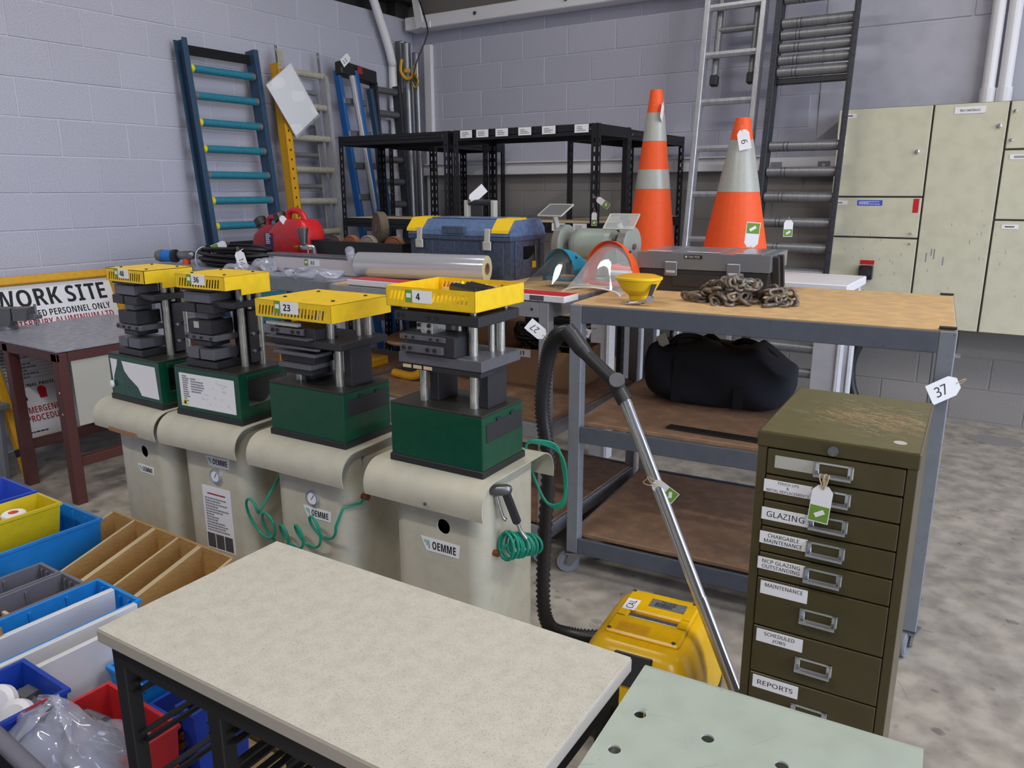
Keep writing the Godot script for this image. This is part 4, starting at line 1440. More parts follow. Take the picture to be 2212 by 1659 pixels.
func head(t: Node3D, kind: int, lot: String) -> void:
	var rod := func(x, z, y0, y1, r := 0.0105) -> void:
		pcyl(t, "guide_rod", v3(x, y0, z), v3(x, y1, z), r, M.rod)
	if kind >= 3:
		for a in [[-0.066, -0.05], [0.078, -0.05], [-0.066, -0.14], [0.078, -0.14]]:
			rod.call(a[0], a[1], 0.934, 1.035)
		for x in [-0.042, 0.1]:
			pbox(t, "side_block", v3(x, 0.985, -0.097), v3(0.026, 0.1, 0.08), M.dieblack, 0.002)
	if kind == 4:
		pbox(t, "under_strip", v3(0.015, 1.026, -0.03), v3(0.225, 0.012, 0.05), M.dieblack, 0.001)
		var lp := pbox(t, "lower_plate", v3(0.015, 1.046, -0.085), v3(0.235, 0.026, 0.165), M.dieblack2, 0.002)
		for x in [-0.075, -0.045, -0.015]:
			pbox(lp, "pale_label", v3(x, 1.028, 0.0), v3(0.024, 0.008, 0.001), M.plyedge)
		var d1 := pbox(t, "die_block", v3(-0.005, 1.083, -0.035), v3(0.14, 0.05, 0.075), M.dieblack, 0.003)
		var d2 := pbox(d1, "die_bar", v3(-0.025, 1.074, 0.007), v3(0.12, 0.018, 0.01), M.dieblack2, 0.001)
		bolts(d2, [[-0.073, 1.074], [-0.055, 1.074], [-0.005, 1.074], [0.015, 1.074]], 0.012)
		d2 = pbox(d1, "die_bar", v3(-0.025, 1.098, 0.0), v3(0.13, 0.012, 0.012), M.dieblack2, 0.001)
		bolts(d2, [[-0.07, 1.098], [-0.05, 1.098], [0.0, 1.098], [0.02, 1.098]], 0.006, 0.003)
		d1 = pbox(t, "punch_block", v3(-0.025, 1.12, -0.03), v3(0.045, 0.03, 0.05), M.rod, 0.001)
		bolts(d1, [[-0.04, 1.126], [-0.012, 1.126], [-0.04, 1.112], [-0.012, 1.112]], -0.005)
		pbox(t, "side_die", v3(-0.09, 1.08, -0.07), v3(0.05, 0.03, 0.06), M.dieblack, 0.002)
		for a in [[0.078, -0.05, 0.0105], [0.085, -0.115, 0.008], [0.1, -0.13, 0.0105], [-0.07, -0.13, 0.0105], [-0.02, -0.13, 0.008]]:
			rod.call(a[0], a[1], 1.058, 1.135, a[2])
		var up := pbox(t, "upper_plate", v3(0.01, 1.145, -0.085), v3(0.235, 0.024, 0.17), M.dieblack, 0.002)
		bolts(up, [[-0.098, 1.146], [-0.083, 1.146], [-0.012, 1.146], [0.012, 1.146]], 0.0)
		for a in [[-0.09, -0.02], [0.1, -0.02], [-0.09, -0.15], [0.1, -0.15]]:
			pcyl(t, "spacer", v3(a[0], 1.157, a[1]), v3(a[0], 1.166, a[1]), 0.008, M.steel)
		# the cover lies upturned as a tray
		var s := S()
		slotted(s, -0.125, 0.122, 1.166, 1.212, 1.182, 1.202, -0.115, 0.105, 20, 0.006)
		bb(s, v3(-0.125, 1.166, -0.2), v3(-0.1235, 1.212, 0.006))
		bb(s, v3(0.1205, 1.166, -0.2), v3(0.122, 1.212, 0.006))
		slotted(s, -0.125, 0.122, 1.166, 1.212, 1.182, 1.202, -0.115, 0.105, 20, -0.1985)
		bb(s, v3(-0.125, 1.166, -0.2), v3(0.122, 1.1675, 0.006))
		var tr := put(t, "upturned_cover", s, M.yellow)
		lot_sticker(tr, -0.03, 1.192, 0.006, 0.075, 0.028, lot)
	elif kind == 3:
		var lp := pbox(t, "lower_plate", v3(0.02, 1.049, -0.085), v3(0.235, 0.018, 0.175), M.dieblack, 0.002)
		pbox(lp, "edge_strip", v3(-0.03, 1.036, 0.004), v3(0.19, 0.005, 0.012), M.dieblack2, 0.0005)
		var d := pbox(t, "die_block", v3(-0.02, 1.072, -0.04), v3(0.14, 0.03, 0.08), M.dieblack, 0.002)
		var db := pbox(d, "die_bar", v3(-0.04, 1.078, 0.006), v3(0.115, 0.016, 0.01), M.dieblack2, 0.001)
		bolts(db, [[-0.087, 1.078], [-0.07, 1.078], [-0.015, 1.078], [0.005, 1.078]], 0.011)
		pbox(d, "clamp_bar", v3(-0.05, 1.095, 0.008), v3(0.115, 0.01, 0.014), M.rod, 0.002)
		pbox(d, "stop_plate", v3(-0.03, 1.062, 0.01), v3(0.15, 0.004, 0.02), M.dieblack2, 0.0005)
		var k := 0
		for a in [[1.02, 0.15, 0.006, 0.0], [1.005, 0.12, 0.016, -0.012], [0.988, 0.115, 0.01, 0.0], [0.972, 0.1, 0.012, -0.01]]:
			pbox(t, "lower_die", v3(-0.02, a[0], -0.025 + a[3]), v3(a[1], a[2] + 0.003, 0.07), [M.dieblack2, M.dieblack][k % 2], 0.0015)
			k += 1
		for a in [[0.055, -0.05, 0.0105], [0.085, -0.12, 0.007], [0.1, -0.14, 0.0105], [-0.07, -0.13, 0.0105]]:
			rod.call(a[0], a[1], 1.058, 1.108, a[2])
		var s := S()
		slotted(s, -0.15, 0.117, 1.108, 1.153, 1.114, 1.138, -0.14, 0.095, 20, 0.008)
		bb(s, v3(-0.15, 1.108, -0.215), v3(-0.1485, 1.153, 0.008))
		bb(s, v3(0.1155, 1.108, -0.215), v3(0.117, 1.153, 0.008))
		bb(s, v3(-0.15, 1.108, -0.215), v3(0.117, 1.153, -0.2135))
		bb(s, v3(-0.15, 1.1515, -0.215), v3(0.117, 1.153, 0.008))
		var cv := put(t, "cover", s, M.yellow)
		for a in [[-0.1, -0.05], [0.07, -0.05], [-0.1, -0.17], [0.07, -0.17]]:
			pcyl(cv, "screw", v3(a[0], 1.153, a[1]), v3(a[0], 1.156, a[1]), 0.005, M.dieblack, -1, 8)
		lot_sticker(cv, -0.035, 1.137, 0.008, 0.085, 0.031, lot)
	else:
		for a in [[0.068, -0.085], [0.085, -0.135], [-0.085, -0.085]]:
			rod.call(a[0], a[1], 0.934, 1.165)
		rod.call(0.088, -0.1, 1.1, 1.165, 0.006)
		pbox(t, "back_plate", v3(0.035, 1.045, -0.13), v3(0.05, 0.215, 0.05), M.dieblack, 0.002)
		pbox(t, "side_block", v3(0.085, 1.02, -0.11), v3(0.008, 0.15, 0.03), M.dieblack, 0.001)
		var k := 0
		var dies := [[0.946, 0.13, 0.02, 0.09], [0.975, 0.11, 0.03, 0.09], [1.005, 0.07, 0.016, 0.07], [1.022, 0.13, 0.016, 0.08], [1.052, 0.095, 0.04, 0.08], [1.083, 0.05, 0.02, 0.06], [1.105, 0.13, 0.026, 0.085], [1.135, 0.105, 0.03, 0.08], [1.158, 0.12, 0.012, 0.08]]
		for a in dies:
			var ds := S()
			if k == 1 or k == 6:
				var gx := -0.03
				bb(ds, v3(-0.025 - a[1] / 2, a[0] - a[2] / 2, -0.055 - a[3] / 2), v3(gx - 0.003, a[0] + a[2] / 2, -0.055 + a[3] / 2), 0.002)
				bb(ds, v3(gx + 0.003, a[0] - a[2] / 2, -0.055 - a[3] / 2), v3(-0.025 + a[1] / 2, a[0] + a[2] / 2, -0.055 + a[3] / 2), 0.002)
				bb(ds, v3(gx - 0.004, a[0] - a[2] / 2, -0.055 - a[3] / 2), v3(gx + 0.004, a[0] + a[2] / 2, -0.055 + a[3] / 2 - 0.02))
			else:
				bx(ds, v3(-0.025, a[0], -0.055), v3(a[1], a[2], a[3]), 0.002)
			var o := put(t, "die_block", ds, [M.dieblack, M.dieblack2][k % 2])
			if k == 3:
				bolts(o, [[-0.08, 1.022], [-0.05, 1.022], [-0.02, 1.022], [0.02, 1.022]], -0.0145, 0.004)
			if k == 4 and kind == 2:
				pbox(o, "pale_patch", v3(-0.035, 1.058, -0.0145), v3(0.02, 0.018, 0.001), M.beige_grey)
			k += 1
		pbox(t, "slide_plate", v3(0.06, 1.118, -0.09), v3(0.1, 0.018, 0.13), M.dieblack, 0.002)
		for yy in [0.98, 1.03]:
			for zz in [-0.1, -0.125]:
				pcyl(t, "bolt", v3(0.089, yy, zz), v3(0.097, yy, zz), 0.005, M.steel, -1, 8)
		var s := S()
		var x0 := -0.085
		var x1 := 0.112
		slotted(s, x0, x1, 1.162, 1.2, 1.167, 1.19, x0 + 0.012, x1 - 0.02, 15, 0.0)
		prism(s, pv([0.0, 1.162, 0.0, 1.2, 0.16, 1.2, 0.16, 1.145, 0.055, 1.145, 0.055, 1.162]), x1 - 0.0015, x1, Transform3D(Basis(v3(0, 0, -1), v3(0, 1, 0), v3(1, 0, 0)), Vector3.ZERO))
		prism(s, pv([0.0, 1.162, 0.0, 1.2, 0.16, 1.2, 0.16, 1.145, 0.055, 1.145, 0.055, 1.162]), x0, x0 + 0.0015, Transform3D(Basis(v3(0, 0, -1), v3(0, 1, 0), v3(1, 0, 0)), Vector3.ZERO))
		bb(s, v3(x0, 1.1985, -0.16), v3(x1, 1.2, 0.0))
		bb(s, v3(x0, 1.145, -0.16), v3(x1, 1.2, -0.1585))
		var cv := put(t, "cover", s, M.yellow)
		for a in [[-0.05, -0.03], [0.08, -0.03], [-0.05, -0.13], [0.08, -0.13]]:
			pcyl(cv, "screw", v3(a[0], 1.2, a[1]), v3(a[0], 1.203, a[1]), 0.004, M.dieblack, -1, 8)
		lot_sticker(cv, 0.0, 1.187, 0.0, 0.072, 0.028, lot)

func presses() -> void:
	press("punching press with torn sheet on green box, lot 48, nearest red table", -2.223, -1.28, 0.0, 1, "48")
	press("punching press with a full diagram sheet on green box, lot 36", -1.89, -1.295, 4.0, 2, "36")
	var t := press("punching press with closed yellow cover marked 23 and green hose on front", -1.505, -1.312, 2.0, 3, "23")
	# spiral air hose across its front
	var pts: Array = []
	for i in 121:
		var f := i / 120.0
		var a := f * TAU * 5.0
		var cx := lerpf(-0.21, 0.09, f)
		var sag := 0.575 - 0.06 * sin(f * PI) + 0.03 * (f - 0.5)
		var r := 0.034 + 0.012 * (1.0 - f) + 0.006 * sin(f * 9.0)
		pts.append(v3(cx + r * cos(a) * 0.9, sag + r * sin(a), 0.035 + 0.012 * sin(a + 0.6)))
	pts.append(v3(0.13, 0.635, 0.02)); pts.append(v3(0.155, 0.64, -0.02)); pts.append(v3(0.145, 0.645, -0.05))
	pts.push_front(v3(-0.16, 0.66, -0.05))
	pts.push_front(v3(-0.14, 0.68, -0.06))
	ptube(t, "air_hose", pts, 0.0038, M.greenhose, 8)
	pcyl(t, "hose_fitting", v3(0.13, 0.645, -0.05), v3(0.155, 0.645, -0.05), 0.008, M.copper, -1, 10)
	pcyl(t, "hose_fitting", v3(-0.155, 0.68, -0.06), v3(-0.13, 0.68, -0.06), 0.007, M.copper, -1, 10)
	t = press("nearest punching press with upturned yellow tray on top, lot 4", -1.0945, -1.333, 2.0, 4, "4")
	# coiled hose and blow gun at its right side
	pts = []
	for i in 145:
		var f := i / 144.0
		var a := f * TAU * 9.0
		var ax := lerpf(-0.04, 0.06, f)
		pts.append(v3(0.172 + 0.024 * sin(a) + 0.25 * ax, 0.6 + 0.036 * cos(a) * (1.0 - f * 0.35) - ax * 0.3, -0.085 - ax + 0.004 * sin(a * 0.7)))
	ptube(t, "air_hose", pts, 0.0036, M.greenhose, 7)
	ptube(t, "air_hose", curve([v3(0.15, 0.6, -0.08), v3(0.14, 0.59, -0.05), v3(0.135, 0.59, -0.04)], 4), 0.0036, M.greenhose, 7)
	pcyl(t, "hose_fitting", v3(0.13, 0.59, -0.04), v3(0.148, 0.59, -0.04), 0.008, M.copper, -1, 10)
	for k in 3:
		ptube(t, "spare_hose_loop", curve([v3(0.11, 0.8, -0.235), v3(0.17, 0.8 - k * 0.006, -0.27), v3(0.19 + k * 0.004, 0.74, -0.28), v3(0.2, 0.66 - k * 0.008, -0.27), v3(0.16, 0.64, -0.26), v3(0.12, 0.7, -0.26)], 7, true), 0.0036, M.greenhose, 7, true)
	var g := thing("blow_gun", "black and chrome air blow gun hooked on the nearest press", "air gun", v3(-0.938, 0.705, -1.39), 35)
	var s := S()
	bar(s, v3(0, 0.045, 0), v3(0.03, -0.04, 0.0), 0.02, 0.018, 0.005, v3(0, 0, 1))
	put(g, "handle", s, M.plasticblack)
	s = S()
	blob(s, v3(-0.012, 0.045, 0), v3(0.06, 0.026, 0.024), 0.6, 0.6, 12)
	put(g, "gun_body", s, M.steel)
	ptube(g, "trigger", curve([v3(-0.02, 0.03, 0), v3(-0.012, 0.0, 0), v3(-0.004, -0.025, 0), v3(0.004, -0.03, 0)], 5), 0.005, M.chrome, 7)
	ptube(g, "spring_guard", curve([v3(0.03, -0.04, 0), v3(0.038, -0.06, 0), v3(0.05, -0.078, 0.0)], 5), 0.005, M.chrome, 8)
	# things lying in the upturned tray
	for a in [[0.03, -0.09, 0.0, 1.204], [0.06, -0.105, -4.0, 1.207]]:
		var b := thing("steel_bar", "dark ribbed steel bar lying across the yellow tray" if a[2] == 0.0 else "second dark steel bar resting behind the first in tray", "bar", v3(-1.0945 + a[0], a[3], -1.333 + a[1]), -25.0 + a[2], "dark bars in the yellow tray")
		s = S()
		prism(s, pv([-0.012, -0.01, 0.012, -0.01, 0.012, 0.002, 0.006, 0.008, 0.002, 0.002, -0.004, 0.008, -0.012, 0.004]), -0.06, 0.06, Transform3D(Basis(v3(0, 0, 1), UP, v3(-1, 0, 0)), Vector3.ZERO))
		put(b, "bar", s, M.dieblack)
	for k in 11:
		var b := thing("profile_stick", "thin pink or pale plastic stick leaning in the yellow tray", "stick", v3(-1.17 + k * 0.018, 1.17, -1.5 + rng.randf_range(-0.008, 0.008)), rng.randf_range(-15, 15), "plastic sticks in the yellow tray")
		s = S()
		bar(s, v3(0, 0.003, 0), v3(rng.randf_range(-0.01, 0.01), rng.randf_range(0.03, 0.04), -0.012), 0.007, 0.004, 0.001)
		put(b, "stick", s, [M.pink, M.plyedge, M.brass][k % 3])

# ---------------------------------------------------------------- things on the benches
# open surface from a grid of points
func skin(s: SurfaceTool, g: Array, n: Vector3) -> void:
	s.set_smooth_group(8)
	for i in g.size() - 1:
		for k in g[i].size() - 1:
			qn(s, g[i][k], g[i][k + 1], g[i + 1][k + 1], g[i + 1][k], n)
	s.set_smooth_group(-1)

# open-top box: outer size w x h x d standing on y=0, wall thickness, taper at the foot
func tub(s: SurfaceTool, w: float, h: float, d: float, th: float, taper := 0.0, rim := 0.0, t := Transform3D()) -> void:
	var ring := func(x: float, z: float, y: float) -> Array:
		return [t * v3(-x, y, z), t * v3(x, y, z), t * v3(x, y, -z), t * v3(-x, y, -z)]
	var levels := [[w / 2 - taper, d / 2 - taper, 0.0], [w / 2, d / 2, h - rim]]
	if rim > 0.0:
		levels.append_array([[w / 2 + rim * 0.6, d / 2 + rim * 0.6, h - rim], [w / 2 + rim * 0.6, d / 2 + rim * 0.6, h]])
	else:
		levels.append([w / 2, d / 2, h])
	levels.append_array([[w / 2 - th, d / 2 - th, h], [w / 2 - taper - th, d / 2 - taper - th, th]])
	for i in levels.size() - 1:
		var a: Array = ring.call(levels[i][0], levels[i][1], levels[i][2])
		var b: Array = ring.call(levels[i + 1][0], levels[i + 1][1], levels[i + 1][2])
		for k in 4:
			var k1 := (k + 1) % 4
			var c := t * v3(0, h * 0.5, 0)
			var o: Vector3 = (a[k] + b[k1]) * 0.5 - c
			o -= t.basis * UP * o.dot(t.basis * UP)
			if i == levels.size() - 2:
				o = -o
			if absf(levels[i][2] - levels[i + 1][2]) < 1e-5:
				o = t.basis * UP * (1.0 if levels[i][2] > h * 0.98 else -1.0)
			qn(s, a[k], a[k1], b[k1], b[k], o)
	var f: Array = ring.call(levels[0][0], levels[0][1], 0.0)
	qn(s, f[0], f[1], f[2], f[3], t.basis * -UP)
	f = ring.call(levels[-1][0], levels[-1][1], th)
	qn(s, f[0], f[1], f[2], f[3], t.basis * UP)

func cone(label: String, at: Vector3, h: float, r0: float, r1: float, bands: Array) -> void:
	var t := thing("traffic_cone", label, "cone", at, 12, "orange traffic cones on the white table")
	var s := S()
	bx(s, v3(0, 0.012, 0), v3(r0 * 2.5, 0.024, r0 * 2.5), 0.006)
	put(t, "base", s, M.orange)
	s = S()
	var rr := func(y: float) -> float:
		return lerpf(r0, r1, (y - 0.024) / (h - 0.024))
	lathe(s, [[r0, 0.024], [r1, h], [r1 * 0.78, h], [r1 * 0.78, h - 0.05]], 28)
	put(t, "cone_body", s, M.orange)
	for b in bands:
		s = S()
		lathe(s, [[rr.call(b[0]) + 0.0012, b[0]], [rr.call(b[1]) + 0.0012, b[1]]], 28)
		put(t, "reflective_band", s, M.reflective)
	s = S()
	tube(s, curve([v3(rr.call(h - 0.075) + 0.001, h - 0.075, 0), v3(0, h - 0.075, rr.call(h - 0.075) + 0.001), v3(-rr.call(h - 0.075) - 0.001, h - 0.075, 0), v3(0, h - 0.075, -rr.call(h - 0.075) - 0.001)], 6, true), 0.001, 5, true)
	put(t, "string", s, M.string)

func bench_things() -> void:
	# cones
	cone("tall slim orange traffic cone with two grey bands", v3(-1.655, 1.02, -3.83), 0.885, 0.135, 0.03, [[0.405, 0.5], [0.638, 0.775]])
	cone("shorter wide orange traffic cone with one broad grey band", v3(-1.2, 1.02, -3.8), 0.728, 0.17, 0.034, [[0.39, 0.628]])
	var t := thing("number_tag", "white tag seen edge-on at the tall cone tip", "tag", v3(-1.61, 1.835, -3.815), 100, "numbered tags")
	hang_tag(t, 0.05, 0.085, "", -25.0, false)
	t = thing("number_tag", "white tag reading 6 hung on the short cone tip", "tag", v3(-1.178, 1.69, -3.733), 20, "numbered tags")
	hang_tag(t, 0.055, 0.09, "6", 12.0, false)
	t = thing("price_tag", "white and green tag standing against the short cone foot", "tag", v3(-0.945, 1.193, -3.2), 28, "price tags")
	hang_tag(t, 0.055, 0.1, "", 176.0)
	# clear lidded organiser
	t = thing("organiser_case", "black tool organiser case with grey clear lid on grey trolley", "case", v3(-1.05, 1.035, -3.06), 5)
	var s := S()
	tub(s, 0.5, 0.085, 0.36, 0.004, 0.006)
	var cb := put(t, "case_body", s, M.plasticblack)
	pbox(cb, "handle_recess", v3(-0.02, 0.045, 0.181), v3(0.18, 0.045, 0.004), M.plasticblack, 0.002)
	for x in [-0.2, 0.16]:
		pbox(cb, "rib", v3(x, 0.045, 0.18), v3(0.006, 0.08, 0.008), M.plasticblack, 0.001)
	s = S()
	tub(s, 0.508, 0.062, 0.368, 0.003, 0.0, 0.0, Transform3D(Basis(v3(1, 0, 0), v3(0, -1, 0), v3(0, 0, -1)), v3(0, 0.15, 0)))
	var lid := put(t, "lid", s, M.lidclear)
	for a in [[-0.17, 0.1], [0.0, 0.13], [0.17, 0.1]]:
		pbox(lid, "lid_panel", v3(a[0], 0.152, 0.02), v3(a[1], 0.006, 0.28), M.lidclear, 0.002)
	for x in [-0.115, 0.125]:
		var lt := pbox(t, "latch", v3(x, 0.09, 0.188), v3(0.05, 0.055, 0.01), M.lidclear, 0.003)
		pbox(lt, "latch_pull", v3(x, 0.078, 0.194), v3(0.035, 0.01, 0.006), M.beige_grey, 0.002)
	for k in 6:
		pbox(t, "divider", v3(-0.2 + k * 0.08, 0.09, 0), v3(0.003, 0.11, 0.34), M.plasticblack)
	for z in [0.03, 0.13]:
		s = S()
		bar(s, v3(0.262, 0.145, z), v3(0.268, 0.02, z - 0.03), 0.014, 0.03, 0.003, v3(1, 0, 0))
		put(t, "side_clip", s, M.plasticblack)
	var bd := pbox(t, "badge", v3(-0.03, 0.137, 0.186), v3(0.07, 0.014, 0.002), M.ink, 0.001)
	txt(bd, "TACTIX", 0.045, 0.008, xf(-0.027, 0.137, 0.1872), M.beige_grey)
	s = S()
	lathe(s, [[0.0, 0.0], [0.005, 0.0], [0.005, 0.001], [0.0, 0.001]], 12, Transform3D(Basis(v3(1, 0, 0), v3(0, 0, 1), v3(0, -1, 0)), v3(-0.057, 0.137, 0.187)))
	put(bd, "emblem", s, M.beige_grey)
	# chain
	t = thing("lifting_chain", "heap of rusty steel chain with a hook on the grey trolley", "chain", v3(-0.825, 1.035, -2.68), 8)
	s = S()
	var lk: Array = []
	for i in 20:
		var a := TAU * i / 20
		lk.append(v3(0.013 * cos(a), 0, 0.013 * sin(a) + (0.012 if sin(a) > 0 else -0.012)))
	tube(s, lk, 0.0062, 7, true)
	s.generate_normals()
	var link := s.commit()
	var r := RandomNumberGenerator.new()
	r.seed = 77
	for i in 92:
		var layer := i / 46
		var f := float(i % 46) / 46.0
		var a := f * TAU * 3.0 + layer * 1.3
		var rad := 0.25 + 0.75 * fmod(f * 3.0 + 0.17 * layer, 1.0)
		if layer == 0 and i % 3 != 0:
			rad = r.randf_range(0.75, 1.0)
		var x := 0.175 * rad * cos(a) * (0.85 if layer else 1.0) + 0.01 * r.randfn()
		var z := 0.075 * rad * sin(a) * (0.8 if layer else 1.0) + 0.006 * r.randfn()
		var hh := 0.007 + 0.05 * layer * (1.0 - 0.7 * absf(x) / 0.18) + (0.014 if i % 2 else 0.0) + 0.012 * maxf(0.0, 1.0 - absf(x) / 0.1)
		var bs := Basis.from_euler(v3(r.randf_range(-0.5, 0.5), a + PI / 2 + r.randf_range(-0.7, 0.7), r.randf_range(-0.5, 0.5) + (1.1 if i % 2 else 0.0)))
		again(t, "link", link, M.chainsteel, Transform3D(bs, v3(x, maxf(hh, 0.008 + (0.01 if i % 2 else 0.0)), z)))
	s = S()
	tube(s, curve([v3(-0.05, 0.075, 0.0), v3(-0.015, 0.085, 0.015), v3(0.03, 0.08, 0.02), v3(0.06, 0.07, 0.005), v3(0.045, 0.07, -0.025), v3(0.015, 0.075, -0.022)], 6), 0.012, 8)
	put(t, "hook", s, M.galvdark)
	pcyl(t, "hook_pin", v3(0.06, 0.062, 0.02), v3(0.06, 0.082, 0.02), 0.014, M.chainsteel)
	# yellow beacon
	t = thing("beacon_lamp", "yellow bowl-shaped beacon with a steel hook on grey trolley", "beacon", v3(-1.118, 1.035, -2.5), 10)
	s = S()
	lathe(s, [[0.0, 0.012], [0.03, 0.012], [0.034, 0.03], [0.06, 0.05], [0.078, 0.083], [0.082, 0.086], [0.082, 0.093], [0.076, 0.095]], 30, Transform3D(Basis(), v3(0, 0, 0)), false)
	put(t, "bowl", s, M.toolyellow)
	s = S()
	lathe(s, [[0.076, 0.094], [0.06, 0.1], [0.03, 0.103], [0.0, 0.104]], 28, Transform3D(), true)
	put(t, "lens", s, M.signyellow)
	var hb := S()
	prism(hb, pv([0.0, 0.0, 0.012, 0.0, 0.03, 0.045, 0.014, 0.045]), 0.0, 0.006, xf(0.045, 0.03, 0.055, 30))
	put(t, "black_bracket", hb, M.rubber)
	ptube(t, "hook_bar", curve([v3(0.05, 0.022, 0.05), v3(0.02, 0.014, 0.06), v3(-0.02, 0.008, 0.062), v3(-0.022, 0.006, 0.05), v3(0.02, 0.008, 0.048)], 6), 0.0055, M.chrome, 8)
	pcyl(t, "pivot", v3(0.053, 0.024, 0.042), v3(0.056, 0.026, 0.068), 0.012, M.chrome)
	pcyl(t, "foot", v3(0, 0.0, 0), v3(0, 0.014, 0), 0.022, M.rubber)
	# face shields
	face_shield("clear face shield with orange crown and white rim on trolley", v3(-1.36, 1.032, -2.69), 2, 0.115, 0.19, 0.19, M.orange, M.clear, M.white)
	face_shield("smoky face shield with a blue crown beside the plastic roll", v3(-1.61, 1.032, -2.74), -12, 0.095, 0.15, 0.15, M.cyanplastic, M.smokevisor, null)
	grinder()
	# roll of clear film
	t = thing("film_roll", "large roll of clear plastic film lying on silver trolley", "roll", v3(-1.95, 1.09, -2.762), 0)
	t.rotation_degrees.y = 12.5
	s = S()
	var fr := Transform3D(Basis(v3(0, 1, 0), v3(-1, 0, 0), v3(0, 0, 1)), Vector3.ZERO)
	lathe(s, [[0.057, 0.0], [0.0585, 0.01], [0.0585, 0.3], [0.058, 0.5], [0.057, 0.64]], 32, fr, true)
	put(t, "film", s, M.polyroll)
	for y in [0.0, 0.64]:
		s = S()
		lathe(s, [[0.057, y], [0.026, y]], 32, fr)
		put(t, "end_face", s, M.rollend)
	s = S()
	lathe(s, [[0.026, -0.002], [0.026, 0.642], [0.022, 0.642], [0.022, -0.002], [0.026, -0.002]], 24, fr)
	put(t, "core_tube", s, M.cardboard)
	s = S()
	for k in 3:
		blob(s, v3(-0.66 - 0.012 * k, 0.02 + 0.02 * k, 0.03 - 0.012 * k), v3(0.05, 0.045, 0.035), 0.9, 0.9, 10)
	put(t, "crumpled_end", s, M.polybag)
	# long red and white box under the roll
	t = thing("level_box", "long flat red-topped white box lying on silver trolley edge", "box", v3(-1.885, 1.03, -2.437), 0)
	pbox(t, "carton", v3(0, 0.0125, 0), v3(1.07, 0.024, 0.105), M.white, 0.002)
	pbox(t, "red_face", v3(0, 0.0248, 0), v3(1.066, 0.001, 0.1), M.redplastic)
	pbox(t, "dark_print", v3(0.42, 0.0125, 0.0529), v3(0.06, 0.018, 0.001), M.dieblack2)
	# level with lot 32
	t = thing("spirit_level_case", "grey aluminium case with a pale face numbered 32", "case", v3(-2.87, 1.03, -2.6), 2)
	pbox(t, "case_body", v3(0, 0.042, -0.03), v3(0.6, 0.084, 0.05), M.galv, 0.003)
	pbox(t, "top_lip", v3(0.0, 0.088, -0.028), v3(0.6, 0.01, 0.07), M.galvdark, 0.002)
	pbox(t, "front_label", v3(0.015, 0.04, -0.0045), v3(0.56, 0.07, 0.001), M.palepanel)
	lot_sticker(t, 0.0, 0.055, -0.004, 0.1, 0.03, "32")
	pbox(t, "slot", v3(-0.04, 0.015, -0.003), v3(0.3, 0.012, 0.003), M.galvdark)
	toolbox()
	fuel_can("front bright red plastic fuel can with black and yellow cap", v3(-3.4, 1.03, -2.98), -6, 0.36, 0.24, 0.17, M.redplastic, true)
	fuel_can("faded red plastic fuel can behind and left of the bright one", v3(-3.7, 1.03, -3.08), 5, 0.24, 0.2, 0.15, M.redfaded, false)
	t = thing("number_tag", "small white tag hung on the bright red can handle", "tag", v3(-3.42, 1.285, -2.9), 30, "numbered tags")
	hang_tag(t, 0.035, 0.05, "", 40.0, false)
	# black tray of wheels
	t = thing("parts_tray", "black open plastic tray holding caster wheels", "tray", v3(-2.9, 1.03, -3.03), 0)
	s = S()
	tub(s, 0.64, 0.135, 0.2, 0.004, 0.01, 0.006)
	put(t, "tray", s, M.plasticblack)
	lot_sticker(t, 0.12, 0.06, 0.0985, 0.05, 0.028, "")
	var n := 0
	for a in [[-0.2, 0.105, 0.03, 0.055, "brown"], [-0.09, 0.107, 0.03, 0.056, "orange-sided"], [0.03, 0.108, 0.03, 0.058, "pale"], [0.2, 0.107, 0.02, 0.058, "reddish"]]:
		n += 1
		wheel(v3(-2.9 + a[0], 1.03 + a[1], -3.03 + a[2]), a[3], 0.038, 78.0 + n * 5, 0, "%s worn caster wheel, number %s from the left in black tray" % [a[4], ["one", "two", "three", "four"][n - 1]], [M.stone, M.stonewarm, M.stonepale, M.stonewarm][n - 1])
	wheel(v3(-2.83, 1.03 + 0.2, -3.05), 0.085, 0.045, 60, 35, "largest brown wheel lying tilted on top of the tray", M.stone)
	# chrome fittings
	t = thing("spray_gun", "chrome spray gun lying between red can and black tray", "spray gun", v3(-3.2, 1.03, -2.88), 25)
	s = S()
	blob(s, v3(0, 0.1, 0), v3(0.09, 0.03, 0.03), 0.7, 0.7, 12)
	put(t, "gun_body", s, M.chrome)
	s = S()
	bar(s, v3(0.03, 0.1, 0), v3(0.05, 0.0, 0.01), 0.022, 0.03, 0.006)
	put(t, "grip", s, M.chrome)
	pcyl(t, "cup", v3(-0.02, 0.115, 0), v3(-0.02, 0.2, 0), 0.018, M.steel, 0.03)
	pcyl(t, "nozzle", v3(-0.045, 0.1, 0), v3(-0.075, 0.1, 0), 0.012, M.brass, 0.006)
	ptube(t, "trigger", curve([v3(0.0, 0.09, 0), v3(0.005, 0.05, 0), v3(0.02, 0.03, 0)], 5), 0.004, M.chrome, 6)
	# cable coil and torch
	t = thing("cable_coil", "flat black coil of cable with white ties, tag 14", "cable", v3(-3.52, 1.03, -2.68), 0)
	for k in 13:
		var rr := 0.12 + 0.013 * (k % 5)
		var pts: Array = []
		for i in 36:
			var a := TAU * i / 36
			pts.append(v3((rr + 0.1) * cos(a) + 0.01 * sin(k * 2.0), 0.009 + 0.0145 * (k / 2) + 0.005 * sin(a * 2 + k), rr * sin(a) * 0.8 + 0.008 * cos(k * 3.0)))
		ptube(t, "cable_turn", pts, 0.0085, M.cable, 7, true)
